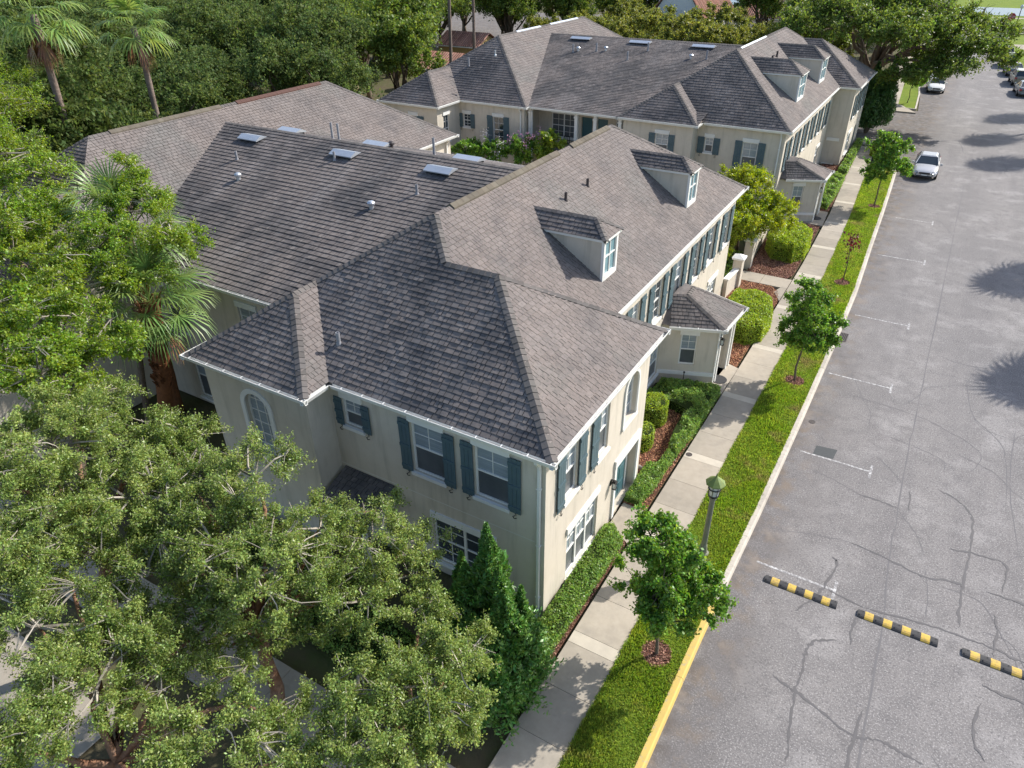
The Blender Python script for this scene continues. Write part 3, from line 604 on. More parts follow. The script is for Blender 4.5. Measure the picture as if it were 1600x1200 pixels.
def porch(parent, pts, apx, ze=3.0, seed=0, xw=-8.2, base=True):
    """pts SW, SE, NE, NW eave corners; apx two apex points"""
    SW, SE_, NE_, NW_ = [Vector((*p, ze)) for p in pts]; A, B = Vector(apx[0]), Vector(apx[1]); r = MB(); c = Multi()
    dS = SE_-SW; dN = NW_-NE_; Aw = A+dS*((xw-A.x)/dS.x); Bw = B+dN*((xw-B.x)/dN.x)
    shingles(r, [SW, SE_, A, Aw], .2, .28, seed); shingles(r, [SE_, NE_, B, A][0:3], .2, .28, seed+1)
    shingles(r, [SE_, B, A], .2, .28, seed+2); shingles(r, [NE_, NW_, B], .2, .28, seed+3)
    r.poly([A, B, Bw, Aw], 2); r.poly([NW_, Bw, B], 2); r.poly([SW, Aw, Vector((xw, SW.y, ze))], 2)
    o = empty_child('porch', parent)
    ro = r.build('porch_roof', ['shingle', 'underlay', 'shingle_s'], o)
    n1 = (SE_-SW).cross(A-SW).normalized(); n2 = (NE_-SE_).cross(A-SE_).normalized(); n3 = (NW_-NE_).cross(B-NE_).normalized()
    caps(c, SE_, A, n1, n2, .13); caps(c, NE_, B, n2, n3, .13); caps(c, A, B, n2, NW(.5), .13); c.build('ridge_cap', 'cap', o)
    g = MB(); s = MB(); gutter(g, s, [tuple(p)[:2] for p in (SW, SE_, NE_, NW_)], ze, .2); g.build('gutter', 'trim', o); s.build('soffit', 'soffit', o)
    cen = (SW+SE_+NE_+NW_)/4
    def ins(p, k=.22):
        return Vector((p.x, p.y))
    # inset polygon
    P = [Vector((p.x, p.y)) for p in (SW, SE_, NE_, NW_)]; q = []
    dd = [(P[i+1]-P[i]).normalized() for i in range(3)]; oo = [Vector((d.y, -d.x)) for d in dd]
    def isect(p, d, r_, e):
        den = d.x*e.y-d.y*e.x; t = ((r_.x-p.x)*e.y-(r_.y-p.y)*e.x)/den; return p+d*t
    k = .27; L0 = P[0]-oo[0]*k; L1 = P[1]-oo[1]*k; L2 = P[2]-oo[2]*k; wx = Vector((xw, 0)); wy = Vector((0, 1))
    q = [isect(L0, dd[0], wx, wy), isect(L0, dd[0], L1, dd[1]), isect(L1, dd[1], L2, dd[2]), isect(L2, dd[2], wx, wy)]
    wb = MB(); zt = ze-.1
    T, L = frame_T(q[0], q[1]); uc = L*.50
    wallseg(wb, q[0], q[1], 0, zt, [(uc-.34, uc+.34, 1.05, 2.5)]); window(o, T, uc-.34, uc+.34, 1.05, 2.5, sill=False)
    T1, L1_ = frame_T(q[1], q[2]); wallseg(wb, q[1], q[2], 0, zt, [(.42, L1_-.42, .12, 2.55, .7)])
    wallseg(wb, q[2], q[3], 0, zt)
    wb.build('porch_wall', 'stucco', o)
    t = MB(); t.T = T; t.box(-.02, .002, .55, L+.035, .05, .72)
    t.T = T1; t.box(.30, .001, .1, .42, .045, 2.66); t.box(L1_-.42, .001, .1, L1_-.30, .045, 2.66); t.box(.42, .001, 2.55, L1_-.42, .045, 2.66); t.box(-.03, .002, .1, .07, .05, zt); t.box(L1_-.07, .002, .1, L1_+.03, .05, zt)
    t.build('porch_trim', 'trim', o)
    dB = MB(); dB.T = T1; dB.box(.6, -.69, .14, L1_-.6, -.64, 2.3); dB.build('entry_door', 'door', o)
    T_, L_ = frame_T(q[1], q[2]); sconce_o = MB(); 
    sconce(o, T_, .16, 2.2)
    return o
def empty_child(name, parent):
    o = bpy.data.objects.new(name, None); COL.objects.link(o); o.parent = parent; o.matrix_parent_inverse = ROOTINV[parent.name]
    ROOTINV[o.name] = Matrix.Translation(-Vector(parent.location)); o.empty_display_size = .3
    # child sits at the parent's base
    o.location = parent.location
    return o

# ------------------------------------------------------------------ near townhouse
P_ = .66; ZE = 6.12
def hipfix(b, cb, root): pass
def bay_roof(b, cb, x0, x1, yb, yw, ze, p, cw, tw, seed, sharedW=False, sharedE=False):
    """bay projecting south from wall eave yw to yb"""
    hw = (x1-x0)/2; xc = x0+hw; zr = ze+hw*p; a = (xc, yb+hw, zr); e = (xc, yw+hw, zr)
    shingles(b, [(x0, yb, ze), (x1, yb, ze), a], cw, tw, seed)
    shingles(b, [(x1, yb, ze), (x1, yw, ze), e, a], cw, tw, seed+1)
    shingles(b, [(x0, yb, ze), a, e, (x0, yw, ze)], cw, tw, seed+2)
    caps(cb, (x0, yb, ze), a, NS(p), NW(p)); caps(cb, (x1, yb, ze), a, NS(p), NE(p)); caps(cb, a, e, NE(p), NW(p))
H = empty('townhouse', (-18, 24, 0), label='nearest beige stucco townhouse, its corner close to the yellow kerb, filling the middle', cat='townhouse', group='beige townhouses along the street')
roof = MB(); cap = Multi(); CW, TW = .2, .27
k = dict(cw=CW, tw=TW)
a, c = (-13.05, 17.15, 9.519), (-13.05, 30.45, 9.519); ka = (-9.95, 15.85, 8.661); kb = (-11.75, 15.85, 8.661)
shingles(roof, [(-18.2, 12, ZE), (-6.1, 12, ZE), ka, kb, a], seed=1, th=(.010, .030), **k)
shingles(roof, [(-6.1, 12, ZE), (-6.1, 19.7, ZE), ka], seed=2, **k)
shingles(roof, [(-6.1, 19.7, ZE), (-7.9, 19.7, ZE), kb, ka], seed=3, **k)
shingles(roof, [(-7.9, 12, ZE), (-7.9, 35.6, ZE), c, a], seed=4, **k)
shingles(roof, [(-7.9, 35.6, ZE), (-18.2, 35.6, ZE), c], seed=5, **k)
shingles(roof, [(-18.2, 35.6, ZE), (-18.2, 12, ZE), a, c], seed=6, **k)
bay_roof(roof, cap, -18.2, -13.3, 11.0, 12.0, ZE, P_, CW, TW, 7)
caps(cap, (-6.1, 12, ZE), ka, NS(P_), NE(P_)); caps(cap, ka, kb, NS(P_), NN(P_)); caps(cap, kb, a, NS(P_), NE(P_)); caps(cap, (-6.1, 19.7, ZE), ka, NN(P_), NE(P_))
caps(cap, (-15.75, 14.45, 7.737), a, NS(P_), NW(P_)); caps(cap, (-7.9, 35.6, ZE), c, NN(P_), NE(P_)); caps(cap, (-18.2, 35.6, ZE), c, NN(P_), NW(P_))
# west block
WZ = ZE+5.25*P_
hipW = hipblock(roof, cap, -36.8, -26.3, 12.4, 37.4, ZE, P_, CW, TW, 20)
bay_roof(roof, cap, -32.7, -26.3, 7.6, 12.4, ZE, P_, .25, .35, 30)
# wing
WS = (9.0-ZE)/(24.1-14.8)
shingles(roof, [(-31.4, 14.8, ZE), (-13.05, 14.8, ZE), (-13.05, 24.1, 9.0), (-31.4, 24.1, 9.0)], cw=.28, tw=.3, seed=40, th=(.020, .034))
shingles(roof, [(-13.05, 33.4, ZE), (-31.4, 33.4, ZE), (-31.4, 24.1, 9.0), (-13.05, 24.1, 9.0)], seed=41, cw=.25, tw=.4)
caps(cap, (-30.7, 24.1, 9.0), (-13.9, 24.1, 9.0), NS(WS), NN(WS), .14)
# lean-to over the patio
shingles(roof, [(-13.45, 10.7, 2.35), (-11.5, 10.7, 2.35), (-11.5, 12.25, 2.85), (-13.45, 12.25, 2.85)], seed=50, **k)
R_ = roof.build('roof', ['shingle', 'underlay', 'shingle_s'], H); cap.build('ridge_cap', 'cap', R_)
def ridge_vent(x, y0, y1, z, p, m, wd=.17, hgt=.07):
    b = MB()
    for yy in np.arange(y0, y1-.01, .3):
        t = hgt+rnd.uniform(0, .006); ye = min(yy+.31, y1)
        for s in (-1, 1):
            b.add([(x, yy, z+t), (x, ye, z+t-.005), (x+s*wd, ye, z+t-.005-wd*p), (x+s*wd, yy, z+t-wd*p), (x+s*wd, ye, z-wd*p), (x+s*wd, yy, z-wd*p), (x, yy, z)], [(0, 1, 2, 3), (3, 2, 4, 5), (0, 3, 5, 6)])
    return b.build('ridge_vent', m, R_)
ridge_vent(-13.05, 18.0, 25.3, 9.519, P_, 'ridgevent'); ridge_vent(-13.05, 26.4, 30.0, 9.519, P_, 'ridgevent')
ridge_vent(-31.55, 18.6, 24.6, hipW[2], P_, 'ridgevent'); ridge_vent(-31.55, 25.6, 31.6, hipW[2], P_, 'rust')
for x in (-27.9, -22.2, -17.15): louver_vent(R_, x, 23.2, ZE+WS*(23.2-14.8), WS)
for x in (-27.2, -21.9, -17.0): louver_vent(R_, x, 24.95, 9.0-WS*.85, WS, 'N')
for (x, y, kk) in ((-27.3, 21.6, 0), (-25.9, 20.35, 1), (-18.45, 20.3, 1), (-17.2, 21.6, 0), (-22.4, 22.7, 0)): pipe(R_, x, y, ZE+WS*(y-14.8), hood=bool(kk), m='metal' if kk else 'pvc')
for x in (-24.6, -24.2, -18.8): pipe(R_, x, 25.0, 8.7, h=.75)
pipe(R_, -21.3, 25.2, 8.65, hood=True, m='pipe_dark', h=.6)
pipe(R_, -13.68, 12.99, 6.77, h=.38, r=.06)
pipe(R_, -11.48, 23.06, 8.48, h=.3, m='pipe_dark'); pipe(R_, -11.5, 24.94, 8.49, h=.3, m='pipe_dark')
for i, yc in enumerate((21.3, 29.9)): dormer(H, -7.9, ZE, P_, yc, -8.88, i=60+5*i)
# walls
WB = MB(); ZT = 6.02
path = [(-17.9, 11.3), (-13.6, 11.3), (-13.6, 12.25), (-6.4, 12.25), (-6.4, 19.35), (-8.2, 19.35), (-8.2, 35.3), (-17.9, 35.3), (-17.9, 11.3)]
hl = {0: [(1.6, 2.62, 2.9, 5.30, .16)],
      2: [(.45, 1.18, 4.55, 5.52), (2.93, 4.03, 3.8, 5.56), (5.03, 6.10, 3.8, 5.56), (3.44, 5.62, .5, 2.25)],
      3: [(1.03, 1.87, 3.65, 5.36), (3.17, 3.97, 3.65, 5.36), (5.15, 6.15, 3.62, 5.40, .2), (1.38, 3.50, .35, 2.2), (4.85, 6.65, .12, 2.25, .27)],
      5: [(2.70, 3.60, 3.55, 5.3), (4.95, 6.00, 3.55, 5.3), (7.30, 8.40, 3.55, 5.3), (9.8, 10.55, 3.55, 5.3), (11.85, 12.80, 3.55, 5.3), (14.35, 15.20, 3.55, 5.3), (4.6, 6.5, .55, 2.05), (12.9, 14.4, .6, 2.1)]}
TT = {}
for i in range(8): TT[i] = wallseg(WB, path[i], path[i+1], 0, ZT, hl.get(i, ()))
arch_window(H, WB, TT[0], 1.6, 2.62, 2.9, 5.30)
window(H, TT[2], .45, 1.18, 4.55, 5.52); window(H, TT[2], 2.93, 4.03, 3.8, 5.56); window(H, TT[2], 5.03, 6.10, 3.8, 5.56); window(H, TT[2], 3.44, 5.62, .5, 2.25, 'double', glass='pane')
for u in ((.16, .45, 4.53, 5.5), (1.18, 1.48, 4.53, 5.5), (2.54, 2.92, 3.76, 5.58), (4.04, 4.42, 3.76, 5.58), (4.63, 5.02, 3.76, 5.58), (6.11, 6.5, 3.76, 5.58)): shutter(H, TT[2], *u)
window(H, TT[3], 1.03, 1.87, 3.65, 5.36, lintel=False); window(H, TT[3], 3.17, 3.97, 3.65, 5.36, lintel=False); window(H, TT[3], 1.38, 3.50, .35, 2.2, 'triple', cols=2)
for u in ((.6, 1.02, 3.6, 5.42), (1.88, 2.34, 3.56, 5.42), (2.70, 3.16, 3.58, 5.42)): shutter(H, TT[3], *u)
arch_window(H, WB, TT[3], 5.15, 6.15, 3.62, 5.40, trimw=.10, rd=.2)
t = MB(); t.T = TT[3]; t.box(4.7, .001, .1, 4.85, .06, 2.25); t.box(6.65, .001, .1, 6.8, .06, 2.25); t.box(4.7, .001, 2.252, 6.8, .075, 2.55); t.box(5.1, -.26, .12, 5.2, -.20, 2.2); t.box(6.3, -.26, .12, 6.4, -.20, 2.2); t.box(5.2, -.26, 2.1, 6.3, -.20, 2.2)
t.build('door_surround', 'trim', H)
d = MB(); d.T = TT[3]; d.box(5.2, -.26, .14, 6.3, -.22, 2.1); 
for z in (.3, .95, 1.5):
    for u in (5.3, 5.8): d.box(u, -.22, z, u+.38, -.205, z+.45)
D = d.build('entry_door', 'door', H); d = MB(); d.T = TT[3]; d.box(5.28, -.21, 1.05, 5.33, -.15, 1.12); d.build('handle', 'metal', D)
sconce(H, TT[3], 4.5, 1.75)
for j, (u0, u1, z0, z1) in enumerate([h[:4] for h in hl[5][:6]]):
    window(H, TT[5], u0, u1, z0, z1, lintel=False, glass='pane' if j in (1, 3) else None); shutter(H, TT[5], u0-.46, u0-.01, z0-.06, z1+.08); shutter(H, TT[5], u1+.01, u1+.46, z0-.06, z1+.08)
window(H, TT[5], 4.6, 6.5, .55, 2.05, 'double', lintel=False); window(H, TT[5], 12.9, 14.4, .6, 2.1, 'double')
# west block + wing walls
pw = [(-32.4, 7.9), (-26.6, 7.9), (-26.6, 37.1), (-36.5, 37.1), (-36.5, 12.7), (-32.4, 12.7), (-32.4, 7.9)]
for i in range(6): wallseg(WB, pw[i], pw[i+1], 0, ZT)
Tw = wallseg(WB, (-26.6, 15.0), (-17.9, 15.0), 0, ZT, [(2.2, 3.4, .3, 2.4), (1.5, 2.7, 3.4, 5.2), (5.9, 6.9, 3.8, 5.4), (7.3, 8.3, 3.8, 5.4)])
window(H, Tw, 2.2, 3.4, .3, 2.4); window(H, Tw, 1.5, 2.7, 3.4, 5.2); window(H, Tw, 5.9, 6.9, 3.8, 5.4); window(H, Tw, 7.3, 8.3, 3.8, 5.4)
wallseg(WB, (-17.9, 33.1), (-26.6, 33.1), 0, ZT)
# floor band score line and mud bands
WB.build('wall', 'stucco', H)
t = MB(); t.T = TT[2]; t.box(.0, -.003, 2.93, 7.2, .004, 2.955); t.build('control_joint', 'soffit', H)
G_ = Multi(); S_ = MB()
gutter(G_, S_, [(-18.2, 14.8), (-18.2, 11.0), (-13.3, 11.0), (-13.3, 12.0), (-6.1, 12.0), (-6.1, 19.7), (-7.9, 19.7)], ZE)
gutter(G_, S_, [(-7.9, 19.72), (-7.9, 35.6), (-18.2, 35.6), (-18.2, 33.4)], ZE, hangers=False)
gutter(G_, S_, [(-26.3, 14.8), (-18.2, 14.8)], ZE); gutter(G_, S_, [(-32.7, 12.4), (-32.7, 7.6), (-26.3, 7.6), (-26.3, 14.8)], ZE)
gutter(G_, S_, [(-18.2, 33.4), (-26.3, 33.4)], ZE); gutter(G_, S_, [(-26.3, 33.4), (-26.3, 37.4), (-36.8, 37.4), (-36.8, 12.4), (-32.7, 12.4)], ZE)
gutter(G_, S_, [(-13.45, 10.7), (-11.5, 10.7)], 2.35)
G_.build('gutter', 'trim', H); S_.build('soffit', 'soffit', H)
for x in (-13.4, -11.7): b = MB(); b.box(x, 10.8, 0, x+.12, 10.92, 2.24); b.build('patio_post', 'trim', H)
downspout(H, -6.55, 12.25, 0, -1, ZE, off=.25)
downspout(H, -26.6, 36.6, 1, 0, ZE, off=.25)
PA = porch(H, [(-7.85, 25.75), (-5.75, 26.55), (-5.6, 28.95), (-8.0, 29.85)], [(-7.65, 27.1, 3.9), (-7.7, 28.0, 3.9)], 3.0, 70, xw=-8.2)

# ------------------------------------------------------------------ far townhouse
H2 = empty('townhouse', (-20, 60, 0), label='farther beige stucco townhouse behind the first, with a railed upper balcony', cat='townhouse', group='beige townhouses along the street')
roof = MB(); cap = Multi(); CW, TW = .27, .38; k = dict(cw=CW, tw=TW)
X0, X1, Y0, Y1 = -19.5, -8.45, 47.7, 72.9; p2 = P_
hB = hipblock(roof, cap, X0, X1, Y0, Y1, ZE, p2, CW, TW, 100)
bay_roof(roof, cap, -19.5, -14.05, 46.6, 47.7, ZE, p2, CW, TW, 110)
# projecting block at the far end
ph = 4.2; qa = (-6.95-ph, 64.4+ph, ZE+ph*p2); xm = X1-ph
shingles(roof, [(X1-ph, 64.4+ph, ZE+ph*p2), (X1, 64.4, ZE), (-6.95, 64.4, ZE), qa], seed=120, **k)
shingles(roof, [(-6.95, 64.4, ZE), (-6.95, 72.8, ZE), qa], seed=121, **k)
shingles(roof, [(-6.95, 72.8, ZE), (X1, 72.8, ZE), (X1-ph, 64.4+ph, ZE+ph*p2), qa], seed=122, **k)
caps(cap, (-6.95, 64.4, ZE), qa, NS(p2), NE(p2)); caps(cap, (-6.95, 72.8, ZE), qa, NN(p2), NE(p2)); caps(cap, qa, (X1-ph, 68.6, ZE+ph*p2), NS(p2), NN(p2)); caps(cap, (X1, Y0, ZE), hB[0], NS(p2), NE(p2))
# west block (ridge a bit higher)
XW0, XW1 = -37.7, -26.4
hW2 = hipblock(roof, cap, XW0, XW1, 46.2, 72.4, ZE, p2, CW, TW, 130)
caps(cap, (XW1, 46.2, ZE), hW2[0], NS(p2), NE(p2))
bay_roof(roof, cap, -37.4, -32.0, 43.3, 46.2, ZE, p2, CW, TW, 140)
WS2 = (9.3-ZE)/(59.0-46.6)
shingles(roof, [(-32.0, 46.6, ZE), (-13.97, 46.6, ZE), (-13.97, 59, 9.3), (-32.0, 59, 9.3)], seed=150, th=(.014, .03), **k)
shingles(roof, [(-13.97, 72, ZE), (-32.0, 72, ZE), (-32.0, 59, 9.3), (-13.97, 59, 9.3)], seed=151, **k)
caps(cap, (-31, 59, 9.3), (-14.6, 59, 9.3), NS(WS2), NN(WS2))
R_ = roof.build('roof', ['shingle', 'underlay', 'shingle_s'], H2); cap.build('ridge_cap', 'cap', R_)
ridge_vent(-32.05, 54.5, 58.5, hW2[2], p2, 'metal', .14, .05); ridge_vent(-32.05, 60.2, 65.5, hW2[2], p2, 'metal', .14, .05)
ridge_vent(-13.975, 54.2, 61, hB[2], p2, 'metal', .12, .04)
for x in (-28.0, -22.85, -17.75): louver_vent(R_, x, 58.2, ZE+WS2*(58.2-46.6), WS2, wd=1.7)
for (x, y, kk) in ((-27.5, 55.7, 0), (-27.2, 56.0, 1), (-25.7, 56.2, 0), (-25, 56.4, 1), (-22.6, 55.1, 0), (-21.7, 56.9, 0), (-18, 56.1, 1), (-16.85, 56.2, 0)): pipe(R_, x, y, ZE+WS2*(y-46.6), h=.6, r=.07, hood=bool(kk), m='metal' if kk else 'pvc')
pipe(R_, -33.0, 49.0, ZE+p2*(49-46.2), h=.6, r=.07)
for (x, y) in ((-12.3, 56.8), (-12.4, 58.6)): pipe(R_, x, y, ZE+p2*(X1-x), h=.4, r=.07, m='pipe_dark')
pipe(R_, -30.6, 49, ZE+p2*4.2, h=.35, m='metal')
for i, yc in enumerate((54.2, 61.7)): dormer(H2, X1, ZE, p2, yc, -9.5, w=2.0, ht=1.7, i=160+5*i, cw=CW, tw=TW)
WB = MB()
pb = [(-19.2, 46.9), (-14.35, 46.9), (-14.35, 48.0), (-8.75, 48.0), (-8.75, 64.7), (-7.25, 64.7), (-7.25, 72.5), (-19.2, 72.5), (-19.2, 46.9)]
hb = {0: [(2.35, 3.25, 3.9, 5.3)], 2: [(.55, 1.1, 4.2, 5.15), (3.05, 4.0, 3.3, 5.15)],
      3: [(1.0+q, 1.8+q, 3.5, 5.25) for q in (0, 2.6, 5.2, 7.8, 10.4, 13.0)]+[(13.2, 14.4, .6, 2.0)], 4: [], 5: [(1.2, 2.0, 3.6, 5.3), (3.5, 4.3, 3.6, 5.3), (5.8, 6.6, 3.6, 5.3), (1.4, 3.2, .6, 2.2), (4.9, 6.1, .1, 2.2, .4)]}
TB = {i: wallseg(WB, pb[i], pb[i+1], 0, ZT, hb.get(i, ())) for i in range(8)}
Tp = wallseg(WB, (-8.75, 64.68), (-7.25, 64.68), 0, 2.2, [(.2, 1.05, .15, 1.95)])
window(H2, Tp, .2, 1.05, .15, 1.95)
window(H2, TB[0], 2.35, 3.25, 3.9, 5.3)
for u in ((1.9, 2.33), (3.27, 3.7)): shutter(H2, TB[0], *u, 3.86, 5.3)
window(H2, TB[2], .55, 1.1, 4.2, 5.15); window(H2, TB[2], 3.05, 4.0, 3.3, 5.15)
for u in ((.08, .52, 4.1, 5.16), (1.13, 1.56, 4.1, 5.16), (2.55, 3.02, 3.2, 5.2), (4.03, 4.5, 3.2, 5.2)): shutter(H2, TB[2], *u)
for h in hb[3][:6]:
    window(H2, TB[3], *h[:4], lintel=False); shutter(H2, TB[3], h[0]-.48, h[0]-.01, h[2]-.06, h[3]+.08); shutter(H2, TB[3], h[1]+.01, h[1]+.48, h[2]-.06, h[3]+.08)
window(H2, TB[3], 13.2, 14.4, .6, 2.0)
for h in hb[5][:3]:
    window(H2, TB[5], *h[:4], lintel=False); shutter(H2, TB[5], h[0]-.48, h[0]-.01, h[2]-.06, h[3]+.08); shutter(H2, TB[5], h[1]+.01, h[1]+.48, h[2]-.06, h[3]+.08)
window(H2, TB[5], 1.4, 3.2, .6, 2.2, 'double')
d = MB(); d.T = TB[5]; d.box(4.95, -.38, .12, 6.05, -.33, 2.15); d.build('entry_door', 'door', H2)
pw = [(-37.1, 43.6), (-32.3, 43.6), (-32.3, 46.5), (-26.7, 46.5), (-26.7, 72.1), (-37.4, 72.1), (-37.4, 46.5), (-37.1, 46.5), (-37.1, 43.6)]
hw_ = {0: [(2.25, 3.0, 3.9, 5.25)], 1: [(.75, 1.45, 3.4, 5.3)], 2: [(.3, .95, 4.15, 5.1), (2.95, 3.85, 3.3, 5.15)]}
TWb = {i: wallseg(WB, pw[i], pw[i+1], 0, ZT, hw_.get(i, ())) for i in range(8)}
window(H2, TWb[0], 2.25, 3.0, 3.9, 5.25); window(H2, TWb[1], .75, 1.45, 3.4, 5.3, glass='pane'); window(H2, TWb[2], .3, .95, 4.15, 5.1, glass='pane'); window(H2, TWb[2], 2.95, 3.85, 3.3, 5.15, glass='pane')
for T_, u in ((TWb[0], (1.75, 2.23, 3.86, 5.25)), (TWb[0], (3.02, 3.6, 3.86, 5.25)), (TWb[2], (-.08+.02, .28, 4.1, 5.12)), (TWb[2], (.97, 1.35, 4.1, 5.12)), (TWb[2], (2.45, 2.93, 3.25, 5.2)), (TWb[2], (3.87, 4.35, 3.25, 5.2))): shutter(H2, T_, *u)
# balcony bay of the wing: back wall, floor, posts, railing
Tq = wallseg(WB, (-26.7, 48.7), (-19.2, 48.7), 0, ZT, [(1.1, 3.1, 3.7, 5.4), (3.55, 4.4, 3.15, 5.35), (4.8, 5.6, 3.15, 5.35), (6.2, 7.0, 3.8, 5.4)])
window(H2, Tq, 1.1, 3.1, 3.7, 5.4, 'double', glass='screen'); window(H2, Tq, 6.2, 7.0, 3.8, 5.4, glass='screen')
for u in (3.55, 4.8):
    d = MB(); d.T = Tq; d.box(u+.03, -.10, 3.16, u+.80, -.06, 5.3); d.build('balcony_door', 'door', H2)
b = MB(); b.box(-26.7, 46.85, 2.85, -19.2, 48.7, 3.05); b.build('balcony_floor', 'conc', H2)
for x in (-26.45, -22.75, -21.3, -19.45): b = MB(); b.box(x-.11, 46.87, 3.05, x+.11, 47.09, ZT-.05); b.box(x-.15, 46.83, 5.6, x+.15, 47.13, 5.72); b.box(x-.14, 46.84, 0, x+.14, 47.1, 2.84); b.build('balcony_post', 'trim', H2)
b = MB(); b.box(-26.3, 46.96, 4.0, -19.5, 47.0, 4.05); b.box(-26.3, 46.96, 3.18, -19.5, 47.0, 3.22)
for x in np.arange(-26.2, -19.5, .13): b.box(x-.009, 46.97, 3.2, x+.009, 46.99, 4.02)
b.build('balcony_railing', 'hook', H2)
b = MB()
for x in (-25.0, -23.8): b.box(x-.25, 47.6, 3.05, x+.25, 48.1, 3.5); b.box(x-.25, 48.05, 3.5, x+.25, 48.1, 4.0)
BC = b; 
wallseg(WB, (-19.2, 71.7), (-26.7, 71.7), 0, ZT)
WB.build('wall', 'stucco', H2)
G_ = Multi(); S_ = MB(); hh = dict(hangers=False)
gutter(G_, S_, [(-19.5, 47.5), (-19.5, 46.6), (-14.05, 46.6), (-14.05, 47.7), (X1, 47.7), (X1, 64.4), (-6.95, 64.4), (-6.95, 72.8), (-19.5, 72.9)], ZE, **hh)
gutter(G_, S_, [(-26.4, 46.6), (-19.5, 46.6)], ZE, **hh)
gutter(G_, S_, [(-37.7, 72.4), (-37.7, 46.2), (-37.4, 46.2), (-37.4, 43.3), (-32.0, 43.3), (-32.0, 46.2), (-26.4, 46.2), (-26.4, 48.7)], ZE, **hh)
G_.build('gutter', 'trim', H2); S_.build('soffit', 'soffit', H2)
downspout(H2, -26.95, 46.5, 0, -1, ZE, off=.25); downspout(H2, -9.0, 48.0, 0, -1, ZE, off=.25); downspout(H2, -26.2, 46.85, 0, -1, ZE, off=.0)
PB = porch(H2, [(-8.35, 48.6), (-6.15, 49.65), (-6.1, 52.0), (-8.6, 52.9)], [(-8.1, 49.75, 3.9), (-8.1, 50.7, 3.9)], 3.0, 170, xw=-8.75)
# chairs on the balcony
for i, x in enumerate((-25.3, -24.0)):
    ch = empty('balcony_chair', (x, 47.8, 3.05), label=('dark metal chair at the left end of the railed balcony', 'dark metal chair nearer the middle of the railed balcony')[i], cat='chair', group='balcony chairs')
    b = MB(); b.box(x-.25, 47.6, 3.47, x+.25, 48.05, 3.52); b.build('seat', 'hook', ch)
    b = MB(); [b.box(x-.24+q, 48.05, 3.52, x-.2+q, 48.09, 3.98) for q in (0, .15, .3, .44)]; b.box(x-.25, 48.05, 3.98, x+.25, 48.09, 4.03); b.build('backrest', 'hook', ch)
    for dx in (-.23, .2):
        for dy in (-.18, .22): b = MB(); b.box(x+dx, 47.8+dy, 3.05, x+dx+.03, 47.83+dy, 3.47); b.build('leg', 'hook', ch)

# small flat white canopy / equipment between buildings
# ------------------------------------------------------------------ walls and pillars between the houses
def gwall(P, Q, h, label, caph=.07):
    P, Q = Vector(P), Vector(Q); o = empty('garden_wall', (P.x, P.y, 0), label=label, cat='wall', group='low stucco walls between the townhouses')
    b = MB(); b.obox((P.x, P.y, h/2), (Q.x, Q.y, h/2), .2, h); b.build('wall_panel', 'stucco', o)
    b = MB(); b.obox((P.x, P.y, h+caph/2), (Q.x, Q.y, h+caph/2), .3, caph); b.build('coping', 'trim', o)
def pillar(x, y, h, label):
    o = empty('pillar', (x, y, 0), label=label, cat='pillar', group='pillars beside the side path')
    b = MB(); b.box(x-.24, y-.24, 0, x+.24, y+.24, h); b.build('shaft', 'stucco', o)
    b = MB(); b.box(x-.32, y-.32, h, x+.32, y+.32, h+.1); b.add([(x-.34, y-.34, h+.1), (x+.34, y-.34, h+.1), (x+.34, y+.34, h+.1), (x-.34, y+.34, h+.1), (x, y, h+.28)], [(0, 1, 2, 3), (0, 4, 1), (1, 4, 2), (2, 4, 3), (3, 4, 0)]); b.build('pillar_cap', 'trim', o)
gwall((-8.1, 35.45), (-8.0, 37.1), 1.15, 'short low stucco wall joining the near townhouse to the first pillar')
pillar(-8.0, 37.35, 1.7, 'square stucco pillar with pointed white cap at the end of the short low wall')
pillar(-8.15, 40.3, 1.7, 'square stucco pillar with pointed cap behind the wide clipped hedge')
gwall((-8.15, 40.6), (-8.7, 47.9), 1.45, 'longer stucco garden wall running back from its pillar behind the clipped hedge')

# ------------------------------------------------------------------ vegetation
def clumps(blobs, rc, dens, rng, flat=.8):
    """sub-clump centres filling each blob, more towards its surface"""
    C = []; B = []
    for i, (x, y, z, r) in enumerate(blobs):
        n = max(5, int(dens*r*r)); d = unit(rng.normal(size=(n, 3))); rad = r*rng.uniform(.12, 1, (n, 1))**.42*rng.uniform(.88, 1.12, (n, 1))
        d[:, 2] = np.where(d[:, 2] < -.25, -d[:, 2]*.6, d[:, 2])
        p = d*rad*np.array([1, 1, flat])+np.array([x, y, z]); C.append(p); B += [i]*n
    return np.concatenate(C), np.array(B)
def limb(b, p, q, r0, r1, rr, n=5, sag=.12, sides=6):
    p, q = Vector(p), Vector(q); L = (q-p).length; pts = []; side = Vector((rr.gauss(0, 1), rr.gauss(0, 1), 0))*L*.08
    for k in range(n+1):
        t = k/n; pts.append(p.lerp(q, t)+side*math.sin(math.pi*t)+Vector((0, 0, L*sag))*math.sin(math.pi*t)+(Vector((rr.gauss(0, 1), rr.gauss(0, 1), rr.gauss(0, 1)))*L*.018 if 0 < k < n else Vector()))
    b.tube(pts, [r0+(r1-r0)*k/n for k in range(n+1)], sides, cap=False)
